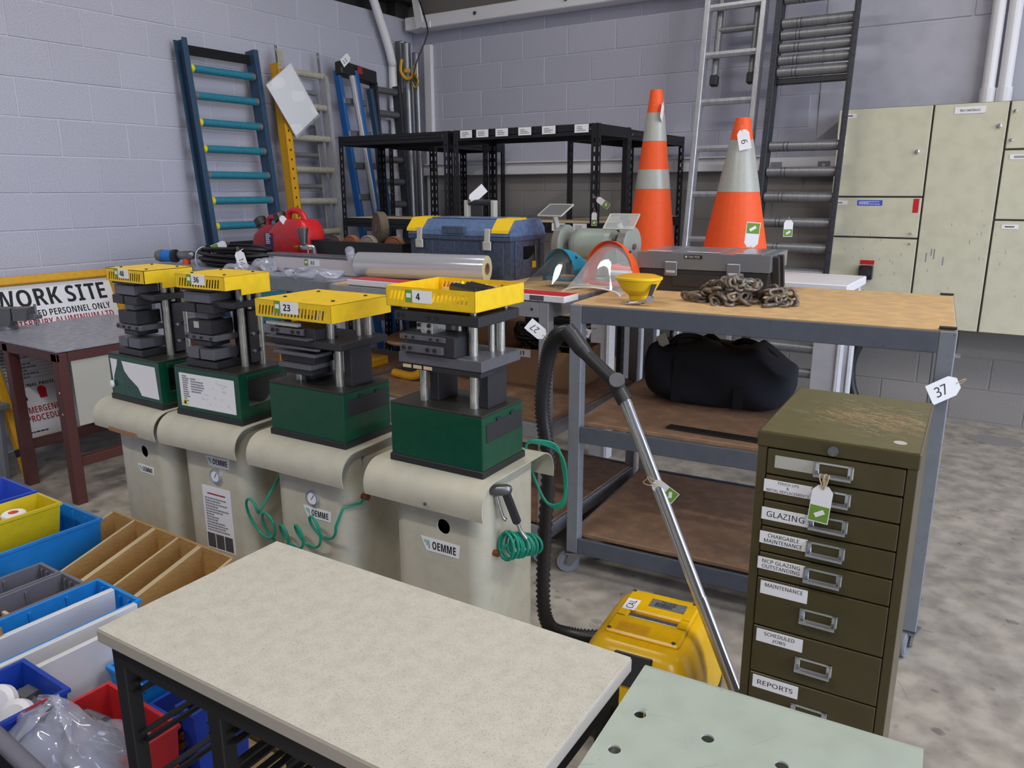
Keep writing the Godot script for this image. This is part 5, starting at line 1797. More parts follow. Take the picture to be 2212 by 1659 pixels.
	for x in [-0.17, 0.17]:
		ptube(t, "cable_tie", curve([v3(x, 0.003, 0.13), v3(x, 0.07, 0.135), v3(x * 0.97, 0.102, 0.09), v3(x * 0.95, 0.07, 0.045), v3(x, 0.003, 0.05)], 6, true), 0.0018, M.paper, 6, true)
	t = thing("number_tag", "white tag reading 14 on the black cable coil", "tag", v3(-3.33, 1.125, -2.54), 30, "numbered tags")
	hang_tag(t, 0.05, 0.09, "14", 15.0, false)
	t = thing("price_tag", "white tag lying flat on top of the black cable coil", "tag", v3(-3.53, 1.15, -2.62), 20, "price tags")
	hang_tag(t, 0.045, 0.09, "", -70.0, true)
	t = thing("air_ratchet", "grey and blue hand tool poking out left of cable coil", "tool", v3(-3.93, 1.075, -2.56), 20)
	s = S()
	lathe(s, [[0.0, -0.09], [0.028, -0.09], [0.034, -0.07], [0.034, -0.05]], 16, xf(0, 0, 0, 0, 0, 90), false)
	put(t, "head", s, M.galvdark)
	pcyl(t, "blue_sleeve", v3(0.05, 0, 0), v3(-0.01, 0, 0), 0.033, M.blue)
	pcyl(t, "rear_collar", v3(-0.01, 0, 0), v3(-0.03, 0, 0), 0.036, M.plasticblack)
	s = S()
	blob(s, v3(-0.09, 0.005, 0), v3(0.12, 0.05, 0.05), 0.7, 0.7, 12)
	put(t, "tool_body", s, M.steel)
	pcyl(t, "foot_block", v3(-0.09, -0.045, 0), v3(-0.09, 0.0, 0), 0.02, M.orange)
	t.rotation_degrees.y = 200
	# loose plastic bags
	for a in [["crumpled clear plastic bag lying in front of case 32", v3(-2.76, 1.03, -2.5), 0.32, 0.03, 0.14], ["small clear bag of fittings beside the cable coil", v3(-3.16, 1.03, -2.56), 0.14, 0.05, 0.1], ["clear bag of yellow tipped parts before the cable coil", v3(-3.3, 1.03, -2.5), 0.14, 0.03, 0.08]]:
		t = thing("plastic_bag", a[0], "bag", a[1], 10, "clear bags on the workbench")
		s = S()
		var cr := func(v: Vector3) -> Vector3:
			return v + v3(0.006 * sin(v.z * 90.0), 0.012 * a[3] / 0.03 * sin(v.x * 60.0 + v.z * 40.0), 0.006 * sin(v.x * 70.0))
		blob(s, v3(0, a[3] * 0.6, 0), v3(a[2], a[3], a[4]), 1.0, 0.6, 26, cr)
		put(t, "film", s, M.polybag)
		if a[2] < 0.2:
			for k in 5:
				pcyl(t, "fitting", v3(-0.04 + k * 0.02, 0.012, -0.02 + 0.01 * (k % 3)), v3(-0.03 + k * 0.02, 0.018, 0.02), 0.006, [M.brass, M.steel, M.warnyellow][k % 3], -1, 8)
	shelf_things()

func wheel(at: Vector3, r: float, w: float, turn: float, tilt: float, label: String, m: Material) -> void:
	var t := thing("caster_wheel", label, "wheel", at, 0, "wheels in the black tray")
	t.rotation_degrees = v3(tilt, turn, 90)
	var s := S()
	lathe(s, [[r * 0.2, -w / 2], [r * 0.75, -w / 2], [r * 0.78, -w * 0.42], [r * 0.95, -w / 2], [r, -w * 0.35], [r, w * 0.35], [r * 0.95, w / 2], [r * 0.78, w * 0.42], [r * 0.75, w / 2], [r * 0.2, w / 2], [r * 0.2, -w / 2]], 26)
	put(t, "tyre", s, m)
	pcyl(t, "hub", v3(0, -w * 0.55, 0), v3(0, w * 0.55, 0), r * 0.24, M.steel)

func face_shield(label: String, at: Vector3, turn: float, hw: float, h: float, l: float, crown: Material, visor: Material, rim) -> void:
	var t := thing("face_shield", label, "face shield", at, turn, "face shields on the trolley")
	var arch := func(f: float, v: float) -> Vector3:
		var a := PI * (0.02 + 0.96 * f)
		var top := lerpf(h, 0.03, pow(v, 1.25))
		return v3(-hw * cos(a) * lerpf(0.92, 1.05, v), 0.003 + top * pow(sin(a), 0.8), -l * 0.5 + l * v)
	var g: Array = []
	for i in 11:
		var row := PackedVector3Array()
		for k in 25:
			row.append(arch.call(k / 24.0, i / 10.0))
		g.append(row)
	var s := S()
	skin(s, g, v3(0, 1, 0.3))
	put(t, "visor", s, visor)
	var bandg: Array = []
	for i in 6:
		var row := PackedVector3Array()
		for k in 25:
			var p: Vector3 = arch.call(k / 24.0, 0.0)
			row.append(p * v3(1.03 - 0.004 * i * i, 1.03 - 0.007 * i * i, 1) + v3(0, 0, 0.035 - 0.02 * i))
		bandg.append(row)
	s = S()
	skin(s, bandg, v3(0, 1, -0.2))
	var cr := put(t, "crown", s, crown)
	for f in [0.25, 0.5, 0.75]:
		var p: Vector3 = arch.call(f, 0.0)
		pcyl(cr, "stud", p * 1.02, p * 1.05, 0.005, M.rubber, -1, 8)
	ptube(t, "headband", curve([v3(-hw * 0.85, 0.04, -l * 0.5), v3(-hw * 0.6, 0.035, -l * 0.25), v3(0, 0.035, -l * 0.15), v3(hw * 0.6, 0.035, -l * 0.25), v3(hw * 0.85, 0.04, -l * 0.5)], 6), 0.008, M.redplastic if rim else M.cyanplastic, 7)
	if rim:
		var pts: Array = []
		for k in 25:
			pts.append(arch.call(k / 24.0, 1.0))
		ptube(t, "rim", pts, 0.0032, rim, 6)

func grinder() -> void:
	var t := thing("bench_grinder", "green grey bench grinder with two clear eye shields", "grinder", v3(-1.6, 1.03, -3.1), 0)
	var s := S()
	lathe(s, [[0.0, -0.11], [0.05, -0.11], [0.068, -0.09], [0.072, -0.07], [0.072, 0.07], [0.068, 0.09], [0.05, 0.11], [0.0, 0.11]], 26, Transform3D(Basis(v3(0, 1, 0), v3(1, 0, 0), v3(0, 0, -1)), v3(0.0, 0.155, 0)))
	put(t, "motor", s, M.grindergreen)
	s = S()
	bb(s, v3(-0.08, 0.0, -0.06), v3(0.08, 0.02, 0.07), 0.004)
	bb(s, v3(-0.05, 0.02, -0.04), v3(0.05, 0.1, 0.04), 0.006)
	put(t, "base", s, M.grindergreen)
	for x in [-0.16, 0.16]:
		s = S()
		lathe(s, [[0.0, -0.022], [0.082, -0.022], [0.086, -0.016], [0.086, 0.016], [0.082, 0.022], [0.0, 0.022]], 26, Transform3D(Basis(v3(0, 1, 0), v3(1, 0, 0), v3(0, 0, -1)), v3(x, 0.155, 0)))
		put(t, "wheel_guard", s, M.grindergreen)
		s = S()
		lathe(s, [[0.0, -0.013], [0.078, -0.013], [0.078, 0.013], [0.0, 0.013]], 24, Transform3D(Basis(v3(0, 1, 0), v3(1, 0, 0), v3(0, 0, -1)), v3(x, 0.155, 0.012)))
		put(t, "grinding_wheel", s, M.stonepale)
		pcyl(t, "shaft", v3(x * 0.65, 0.155, 0), v3(x * 1.2, 0.155, 0), 0.012, M.steel)
	# shields on arms: [x, height, tilt, turn]
	for a in [[-0.17, 0.305, 62.0, -8.0], [0.15, 0.262, 55.0, 5.0]]:
		s = S()
		bar(s, v3(a[0], 0.2, 0.03), v3(a[0] - 0.01, a[1] - 0.01, 0.06), 0.012, 0.024, 0.002)
		var arm := put(t, "shield_arm", s, M.beige_grey)
		s = S()
		bx(s, Vector3.ZERO, v3(0.13, 0.1, 0.004), 0.0015, xf(a[0] + 0.01, a[1], 0.08, a[3], -a[2]))
		put(arm, "eye_shield", s, M.lidclear if a[0] < 0 else M.clear)
		s = S()
		for e in [[0, 0.05, 0.13, 0.006], [0, -0.05, 0.13, 0.006], [0.065, 0, 0.006, 0.1], [-0.065, 0, 0.006, 0.1]]:
			bx(s, v3(e[0], e[1], 0), v3(e[2], e[3], 0.006), 0.001, xf(a[0] + 0.01, a[1], 0.08, a[3], -a[2]))
		put(arm, "shield_frame", s, M.beige_grey)
	pcyl(t, "switch", v3(0.0, 0.06, 0.04), v3(0, 0.06, 0.05), 0.012, M.rubber)

func toolbox() -> void:
	var t := thing("tool_chest", "big blue-grey wheeled tool chest with yellow corners and pull handle", "tool box", v3(-2.185, 1.03, -3.01), 0)
	var s := S()
	var b := Node3D.new()
	b.name = "chest_body"
	t.add_child(b)
	var bc := shell_box(b, "tub", v3(0, 0.0925, 0), v3(0.57, 0.185, 0.28), 0.004, M.toolblue)
	cut_box(bc, v3(0.285, 0.022, -0.02), v3(0.03, 0.06, 0.11))
	bb(s, v3(-0.295, 0.17, -0.145), v3(0.295, 0.192, 0.15), 0.004)
	put(b, "rim", s, M.toolblue)
	for x in [-0.2, -0.07, 0.07, 0.2]:
		pbox(b, "rib", v3(x, 0.09, 0.14), v3(0.1, 0.15, 0.006), M.toolblue, 0.002)
	for z in [0.09, -0.12]:
		pbox(b, "side_rib", v3(0.287, 0.09, z), v3(0.012, 0.17, 0.035), M.toolblue, 0.003)
		pcyl(b, "side_stud", v3(0.29, 0.15, z), v3(0.2962, 0.15, z), 0.007, M.toolblue, -1, 10)
	pbox(b, "yellow_clip", v3(0.29, 0.06, -0.05), v3(0.004, 0.03, 0.03), M.toolyellow)
	s = S()
	prism(s, pv([0.15, 0.192, 0.145, 0.215, 0.1, 0.262, -0.1, 0.265, -0.14, 0.22, -0.145, 0.192]), -0.292, 0.292, Transform3D(Basis(v3(0, 0, 1), UP, v3(-1, 0, 0)), Vector3.ZERO))
	var lid := put(t, "lid", s, M.toollid)
	pbox(lid, "lid_ridge", v3(0, 0.266, 0.0), v3(0.4, 0.008, 0.16), M.toollid, 0.003)
	for x in [-0.255, 0.235]:
		s = S()
		prism(s, pv([0.152, 0.205, 0.149, 0.218, 0.103, 0.267, 0.0, 0.27, 0.0, 0.262, 0.1, 0.259, 0.141, 0.214]), -0.045, 0.045, Transform3D(Basis(v3(0, 0, 1), UP, v3(-1, 0, 0)), v3(x, 0.001, 0)))
		put(lid, "yellow_corner", s, M.toolyellow)
	pbox(lid, "hand_grip", v3(-0.02, 0.215, 0.147), v3(0.13, 0.035, 0.02), M.toolblue, 0.003)
	pbox(lid, "maker_plate", v3(-0.02, 0.2695, 0.06), v3(0.08, 0.002, 0.012), M.toolyellow)
	for x in [-0.22, 0.17]:
		var lt := S()
		bar(lt, v3(x, 0.225, 0.15), v3(x, 0.13, 0.158), 0.03, 0.01, 0.003)
		var l := put(t, "latch", lt, M.beige_grey)
		pbox(l, "latch_plate", v3(x, 0.15, 0.156), v3(0.045, 0.04, 0.01), M.beige_grey, 0.003)
	for x in [-0.08, 0.075]:
		pbox(t, "handle_post", v3(x, 0.3, -0.04), v3(0.022, 0.09, 0.03), M.beige_grey, 0.003)
	pcyl(t, "handle_grip", v3(-0.08, 0.335, -0.04), v3(0.075, 0.335, -0.04), 0.014, M.plasticblack)
	var g := thing("price_tag", "pale tag curling up from the tool chest handle", "tag", v3(-2.235, 1.375, -3.035), 25, "price tags")
	hang_tag(g, 0.045, 0.09, "", 130.0, false)

func fuel_can(label: String, at: Vector3, turn: float, w: float, h: float, d: float, m: Material, big: bool) -> void:
	var t := thing("fuel_can", label, "fuel can", at, turn, "red fuel cans on the workbench")
	var s := S()
	var rings: Array = []
	for lv in [[0.0, 0.94, 0.0], [0.012, 1.0, 0.0], [0.55, 1.0, 0.0], [0.72, 0.96, 0.01], [0.9, 0.72, 0.03], [0.985, 0.55, 0.04], [1.0, 0.5, 0.04]]:
		var ring := PackedVector3Array()
		for k in 28:
			var a := TAU * k / 28
			var c := signf(cos(a)) * pow(absf(cos(a)), 0.35)
			var z := signf(sin(a)) * pow(absf(sin(a)), 0.45)
			ring.append(v3(c * w / 2 * lv[1] + lv[2], lv[0] * h, z * d / 2 * lerpf(1.0, lv[1], 0.5)))
		rings.append(ring)
	loft(s, rings)
	put(t, "can_body", s, m)
	if big:
		s = S()
		prism(s, pv([-0.05, 0.05, 0.08, 0.04, 0.12, 0.1, 0.06, 0.15, -0.03, 0.14]), 0, 0.003, xf(0.02, 0.0, d / 2 - 0.0015))
		put(t, "raised_panel", s, m)
		var lb := pbox(t, "print_label", v3(-w * 0.37, h * 0.45, d / 2 + 0.0006), v3(0.075, 0.11, 0.002), M.navyprint)
		print_rows(lb, 0.05, 0.06, 6, xf(-w * 0.37, h * 0.55, d / 2 + 0.0017), M.paper)
	var ax := -w * 0.3
	s = S()
	var nk := Transform3D(Basis(v3(0, 0, 1), deg_to_rad(28)), v3(ax, h * 0.84, 0))
	lathe(s, [[0.03, 0.0], [0.03, 0.03], [0.036, 0.03], [0.036, 0.07], [0.03, 0.076], [0.0, 0.076]], 18, nk)
	var cp := put(t, "cap", s, M.plasticblack)
	s = S()
	lathe(s, [[0.02, 0.076], [0.02, 0.08], [0.0, 0.08]], 16, nk)
	put(cp, "cap_centre", s, M.signyellow if big else M.plasticblack)
	ptube(t, "handle", curve([v3(-w * 0.16, h * 0.97, 0), v3(-w * 0.12, h * 1.14, 0), v3(0.0, h * 1.2, 0), v3(w * 0.18, h * 1.14, 0), v3(w * 0.3, h * 0.94, 0), v3(w * 0.36, h * 0.8, 0)], 6), 0.017, m, 10)

func shelf_things() -> void:
	# duffel bag on the grey trolley's middle shelf
	var t := thing("duffel_bag", "black fabric duffel bag slumped on the grey trolley's middle shelf", "bag", v3(-0.965, 0.594, -2.97), 5)
	var s := S()
	var slump := func(v: Vector3) -> Vector3:
		var f := v.x / 0.29
		var topf := maxf(v.y, 0.0) / 0.13
		var sag := 0.035 * topf * sin(f * 4.0 + 0.6) - 0.03 * topf * maxf(0.0, f) * maxf(0.0, f)
		return v3(v.x + 0.012 * sin(v.y * 40.0) * topf, v.y - absf(sag) + 0.006 * sin(v.x * 55.0 + v.z * 30.0) * topf, v.z + 0.012 * sin(v.x * 21.0 + v.y * 30.0) + 0.02 * topf * sin(f * 3.0))
	blob(s, v3(0, 0.128, 0), v3(0.58, 0.27, 0.3), 0.55, 0.42, 44, slump)
	var bg := put(t, "bag_body", s, M.fabric)
	for x in [-0.13, 0.11]:
		var pts: Array = []
		for i in 9:
			var f := i / 8.0
			pts.append(v3(x, 0.02 + 0.21 * f, 0.153 + 0.006 * sin(f * 5.0) - 0.05 * f * f * f))
		s = S()
		for i in 8:
			bar(s, pts[i], pts[i + 1], 0.036, 0.004, 0.0, v3(0, 0, 1))
		put(bg, "strap", s, M.fabricstrap)
	s = S()
	var fold := PackedVector2Array()
	for i in 14:
		fold.append(Vector2(-0.2 + i * 0.03, 0.215 + 0.016 * sin(i * 1.3)))
	sheet(s, fold, 0.01, -0.05, 0.05)
	put(t, "top_flap", s, M.fabricstrap)
	ptube(t, "carry_handle", curve([v3(-0.2, 0.2, 0.05), v3(-0.17, 0.25, 0.02), v3(-0.1, 0.255, 0.0), v3(-0.03, 0.235, 0.03), v3(0.02, 0.22, 0.05)], 6), 0.012, M.fabricstrap, 8)
	ptube(t, "carry_handle", curve([v3(0.02, 0.215, -0.04), v3(0.08, 0.25, -0.02), v3(0.15, 0.24, 0.0), v3(0.22, 0.2, 0.02)], 6), 0.012, M.fabricstrap, 8)
	s = S()
	bx(s, v3(0, 0, 0), v3(0.04, 0.05, 0.003), 0.001, xf(-0.22, 0.24, 0.06, 0, -20, 30))
	put(t, "buckle", s, M.beige_grey)
	for k in 2:
		var b := thing("flat_bar", "front dark flat bar lying before the duffel bag" if k == 0 else "rear dark flat bar lying before the duffel bag", "bar", v3(-0.72, 0.594, -2.52 - k * 0.024), 2, "dark flat bars on the middle shelf")
		pbox(b, "bar", v3(0, 0.004, 0), v3(0.55, 0.008, 0.02), M.blackframe, 0.001)
	# cardboard boxes on the silver trolley's middle shelf
	t = thing("cardboard_box", "open brown cardboard box of black cables, lot 41", "box", v3(-1.8, 0.565, -3.02), 4)
	s = S()
	tub(s, 0.42, 0.165, 0.28, 0.004)
	put(t, "carton", s, M.cardboard)
	lot_sticker(t, -0.06, 0.145, 0.14, 0.1, 0.035, "41")
	t = thing("cable_bundle", "tangle of black cables with brass plugs in cardboard box", "cable", v3(-1.8, 0.69, -3.02), 4)
	for k in 9:
		var pts: Array = []
		for i in 22:
			var a := TAU * i / 22
			pts.append(v3((0.1 + 0.007 * k) * cos(a) + 0.012 * sin(k * 1.7), 0.02 + 0.011 * k + 0.02 * sin(2 * a + k), (0.06 + 0.005 * k) * sin(a)))
		ptube(t, "cable_turn", pts, 0.011, M.cable, 6, true)
	for x in [-0.05, 0.03, 0.1]:
		pcyl(t, "plug", v3(x, 0.03, 0.08), v3(x - 0.01, 0.03, 0.115), 0.014, M.copper)
	t = thing("cardboard_box", "taller plain cardboard box behind the nearest press tray", "box", v3(-2.12, 0.565, -3.08), -4)
	pbox(t, "carton", v3(0, 0.14, 0), v3(0.2, 0.28, 0.2), M.cardboard, 0.002)
	pbox(t, "tape", v3(0, 0.281, 0), v3(0.05, 0.001, 0.2), M.plyedge)
	# yellow cut-off saw
	t = thing("cutoff_saw", "yellow bench saw with brown curved handle on the lower shelf", "saw", v3(-2.88, 0.56, -2.72), 0)
	s = S()
	bb(s, v3(-0.28, 0.0, -0.15), v3(0.24, 0.05, 0.12), 0.01)
	prism(s, pv([-0.25, 0.05, -0.02, 0.05, -0.05, 0.16, -0.12, 0.2, -0.26, 0.19]), -0.08, 0.08)
	put(t, "saw_body", s, M.signyellow)
	pbox(t, "guard_plate", v3(-0.16, 0.215, 0.0), v3(0.18, 0.03, 0.1), M.toolyellow, 0.008)
	pcyl(t, "knob", v3(-0.2, 0.08, 0.08), v3(-0.2, 0.08, 0.12), 0.035, M.rubber)
	# round plate tool
	t = thing("plate_tool", "brown round plate tool with curved yellow handle on silver trolley", "tool", v3(-2.36, 0.565, -2.68), 0)
	s = S()
	lathe(s, [[0.0, -0.008], [0.1, -0.008], [0.105, 0.0], [0.1, 0.008], [0.0, 0.008]], 26, xf(0.0, 0.19, -0.02, 0, 8, 0))
	put(t, "round_plate", s, M.cardboard)
	ptube(t, "curved_handle", curve([v3(0.11, 0.18, 0.0), v3(0.14, 0.13, 0.02), v3(0.12, 0.06, 0.03), v3(0.06, 0.024, 0.03), v3(-0.06, 0.024, 0.02)], 7), 0.02, M.signyellow, 10)
	pbox(t, "handle_joint", v3(0.11, 0.18, 0.0), v3(0.06, 0.04, 0.05), M.rubber, 0.008)
	pcyl(t, "round_post", v3(0, 0.0, -0.02), v3(0, 0.185, -0.02), 0.035, M.dieblack)
	# orange canister behind the white table
	t = thing("orange_canister", "orange canister with a white label standing behind white table", "canister", v3(-1.79, 0.0, -4.2), 20)
	pcyl(t, "lower_body", v3(0, 0, 0), v3(0, 0.58, 0), 0.05, M.rubber)
	pcyl(t, "white_label", v3(0, 0.58, 0), v3(0, 0.645, 0), 0.051, M.paper)
	pcyl(t, "upper_body", v3(0, 0.645, 0), v3(0, 0.8, 0), 0.05, M.orange)
	pcyl(t, "cap", v3(0, 0.8, 0), v3(0, 0.84, 0), 0.035, M.orange)

# ---------------------------------------------------------------- near tables, cabinet, vacuum
func floor_things() -> void:
	# laminate table with tray runners
	var t := thing("laminate_table", "speckled pale laminate table with a black tray-runner frame", "table", v3(-1.173, 0, -0.559), 1.8)
	var w := 0.768
	var d := 0.376
	pbox(t, "table_top", v3(w / 2, 0.7385, -d / 2), v3(w - 0.003, 0.003, d - 0.003), M.laminate)
	pbox(t, "edge_band", v3(w / 2, 0.7265, -d / 2), v3(w, 0.021, d), M.lamedge, 0.001)
	var s := S()
	for z in [-0.022, -d + 0.022]:
		bx(s, v3(w / 2, 0.695, z), v3(w - 0.03, 0.04, 0.02), 0.001)
	for x in [0.022, w - 0.022]:
		bx(s, v3(x, 0.695, -d / 2), v3(0.02, 0.04, d - 0.03), 0.001)
	put(t, "apron", s, M.blackframe)
	for x in [0.028, 0.262, 0.5, w - 0.028]:
		for z in [-0.025, -d + 0.025]:
			pbox(t, "leg", v3(x, 0.3575, z), v3(0.03, 0.715, 0.025), M.blackframe, 0.002)
		for k in 6:
			var y := 0.625 - k * 0.095
			for sd in [-1.0, 1.0]:
				if (x < 0.05 and sd < 0.0) or (x > 0.7 and sd > 0.0):
					continue
				s = S()
				bb(s, v3(x + sd * 0.015, y, -d + 0.03), v3(x + sd * 0.028, y + 0.003, -0.02))
				bb(s, v3(x + sd * 0.015, y + 0.018, -d + 0.03), v3(x + sd * 0.028, y + 0.021, -0.02))
				put(t, "tray_runner", s, M.blackframe)
	# sage steel bench with holes
	t = thing("steel_bench", "pale green-grey folded steel bench with round holes, beside laminate table", "bench", v3(-0.405, 0, -0.99), 4.2)
	var c := CSGBox3D.new()
	c.name = "bench_top"
	c.size = v3(0.378, 0.003, 0.245)
	c.position = v3(0.189, 0.7185, 0.1375)
	c.material = M.sage
	t.add_child(c)
	for a in [[0.033, 0.123], [0.028, 0.205], [0.128, 0.126], [0.223, 0.13], [0.318, 0.134], [0.3, 0.215]]:
		var h := CSGCylinder3D.new()
		h.name = "hole"
		h.radius = 0.0085
		h.height = 0.02
		h.sides = 24
		h.operation = CSGShape3D.OPERATION_SUBTRACTION
		h.position = v3(a[0] - 0.189, 0, a[1] - 0.1375)
		c.add_child(h, true)
	for a in [[0.015, -1.0], [0.26, 1.0]]:
		var line := PackedVector2Array()
		var rad := 0.014 if a[1] < 0.0 else 0.022
		for k in 9:
			var an := deg_to_rad(90.0 - a[1] * 11.25 * k)
			line.append(Vector2(a[0] + rad * cos(an), 0.7185 - rad + rad * sin(an)))
		line.append(Vector2(a[0] + a[1] * rad, 0.4))
		s = S()
		sheet(s, line, 0.003, 0.0, 0.378, Transform3D(Basis(v3(0, 0, 1), UP, v3(1, 0, 0)), Vector3.ZERO))
		put(t, "folded_apron", s, M.sage)
	for x in [0.03, 0.35]:
		for z in [0.03, 0.24]:
			pbox(t, "leg", v3(x, 0.357, z), v3(0.03, 0.714, 0.03), M.sage, 0.002)
	for x in [0.0015, 0.3765]:
		pbox(t, "end_panel", v3(x, 0.64, 0.137), v3(0.003, 0.15, 0.24), M.sage)
	filing_cabinet()
	vacuum()

func filing_cabinet() -> void:
	var t := thing("filing_cabinet", "olive green steel multi-drawer cabinet with white labelled drawers", "cabinet", v3(-0.377, 0, -1.416), 2.6)
	var w := 0.2705
	var d := 0.375
	var s := S()
	bb(s, v3(0, 0.03, -d), v3(0.017, 0.958, -0.002), 0.001)
	bb(s, v3(w - 0.017, 0.03, -d), v3(w, 0.958, -0.002), 0.001)
	bb(s, v3(0, 0.03, -d), v3(w, 0.958, -d + 0.01))
	bb(s, v3(0.01, 0.0, -d + 0.02), v3(w - 0.01, 0.06, -0.012))
	bb(s, v3(0.005, 0.03, -d), v3(w - 0.005, 0.94, -0.02))
	var body := put(t, "body", s, M.olive)
	s = S()
	bb(s, v3(-0.002, 0.954, -d - 0.002), v3(w + 0.002, 0.983, 0.002), 0.002)
	var lid := put(t, "top_cap", s, M.olive)
	pbox(lid, "worn_top", v3(w / 2, 0.9832, -d / 2), v3(w - 0.004, 0.001, d - 0.004), M.olivetop)
	pcyl(lid, "sticker", v3(0.235, 0.9837, -0.05), v3(0.235, 0.9842, -0.05), 0.011, M.beige_grey, -1, 20)
	s = S()
	lathe(s, [[0.0, 0.005], [0.006, 0.005], [0.0065, 0.007], [0.009, 0.007], [0.009, 0.0]], 16, Transform3D(Basis(v3(1, 0, 0), v3(0, 0, 1), v3(0, -1, 0)), v3(0.133, 0.967, 0.002)))
	put(lid, "lock", s, M.steel)
	var ys := [0.9525, 0.9, 0.8485, 0.795, 0.741, 0.687, 0.582, 0.4775, 0.373, 0.268, 0.164, 0.062]
	var words := [[], ["TOUCH UPS", "&", "METAL REPLACEMENTS"], ["GLAZING"], ["CHARGABLE", "MAINTENANCE"], ["NCP GLAZING", "OUTSTANDING"], ["MAINTENANCE", ""], ["SCHEDULED", "JOBS"], ["REPORTS"], [], [], []]
	for i in 11:
		var y0: float = ys[i + 1] + 0.0015
		var y1: float = ys[i] - 0.0015
		s = S()
		bb(s, v3(0.0185, y0, -0.02), v3(0.252, y1, 0.0), 0.0015)
		var dr := put(t, "drawer", s, M.olive)
		var hy := (y0 + y1) / 2 + 0.002 if i < 5 else y1 - 0.056
		handle(dr, 0.136, hy)
		if i == 0:
			pbox(dr, "torn_label", v3(0.068, 0.928, 0.0005), v3(0.07, 0.024, 0.001), M.beige_grey)
		elif words[i].size() > 0:
			var ly := (y0 + y1) / 2 + 0.004 if i < 5 else y1 - 0.018
			if i == 2:
				ly = 0.8215
			var lx := 0.0605 if i < 5 else 0.0695
			var lh := 0.025 if i < 5 else 0.028
			var lb := pbox(dr, "paper_label", v3(lx, ly, 0.0007), v3(0.088, lh, 0.0012), M.paper, 0.0004)
			var n: int = words[i].size()
			for k in n:
				var wd: String = words[i][k]
				if wd == "":
					continue
				var ch := 0.0075 if n == 2 else (0.005 if n == 3 else 0.0115)
				var cw := wd.length() * ch * 0.85
				if wd.length() < 2:
					cw = 0.0045
				if wd == "REPORTS":
					ch = 0.0098
				txt(lb, wd, minf(cw, 0.077), ch, xf(lx, ly + (n - 1) * 0.5 * lh * (0.44 if n == 2 else 0.32) - k * lh * (0.44 if n == 2 else 0.32), 0.0014), M.ink, false)
	var g := thing("price_tag", "large white and green tag tied to the cabinet's top drawer handle", "tag", v3(-0.252, 0.902, -1.406), 2.6, "price tags")
	hang_tag(g, 0.036, 0.072, "", -4.0, true, 0.0)
	for k in 3:
		ptube(g, "tie", curve([v3(0, -0.006, 0.001), v3(-0.006 + 0.006 * k, 0.01, 0.006), v3(-0.008 + 0.008 * k, 0.022, 0.004), v3(0.002 * k, 0.012, -0.004)], 5, true), 0.0012, M.string, 5, true)

func handle(p: Node3D, x: float, y: float) -> void:
	var s := S()
	# card frame
	bb(s, v3(x - 0.034, y + 0.009, 0.0), v3(x + 0.034, y + 0.0135, 0.003), 0.0008)
	bb(s, v3(x - 0.034, y - 0.012, 0.0), v3(x + 0.034, y - 0.008, 0.003), 0.0008)
	for sg in [-1.0, 1.0]:
		bb(s, v3(x + sg * 0.034, y - 0.012, 0.0), v3(x + sg * 0.024, y + 0.0135, 0.003), 0.0008)
		prism(s, pv([0.0, -0.01, 0.012, -0.012, 0.013, -0.008, 0.003, 0.01, 0.0, 0.01]), -0.0012, 0.0012, Transform3D(Basis(v3(0, 0, 1), UP, v3(-1, 0, 0)), v3(x + sg * 0.031, y, 0.002)))
	# pull lip
	cy(s, v3(x - 0.032, y - 0.0105, 0.0125), v3(x + 0.032, y - 0.0105, 0.0125), 0.0034, -1, 10)
	bb(s, v3(x - 0.032, y - 0.0125, 0.001), v3(x + 0.032, y - 0.011, 0.0125))
	put(p, "handle", s, M.chrome)

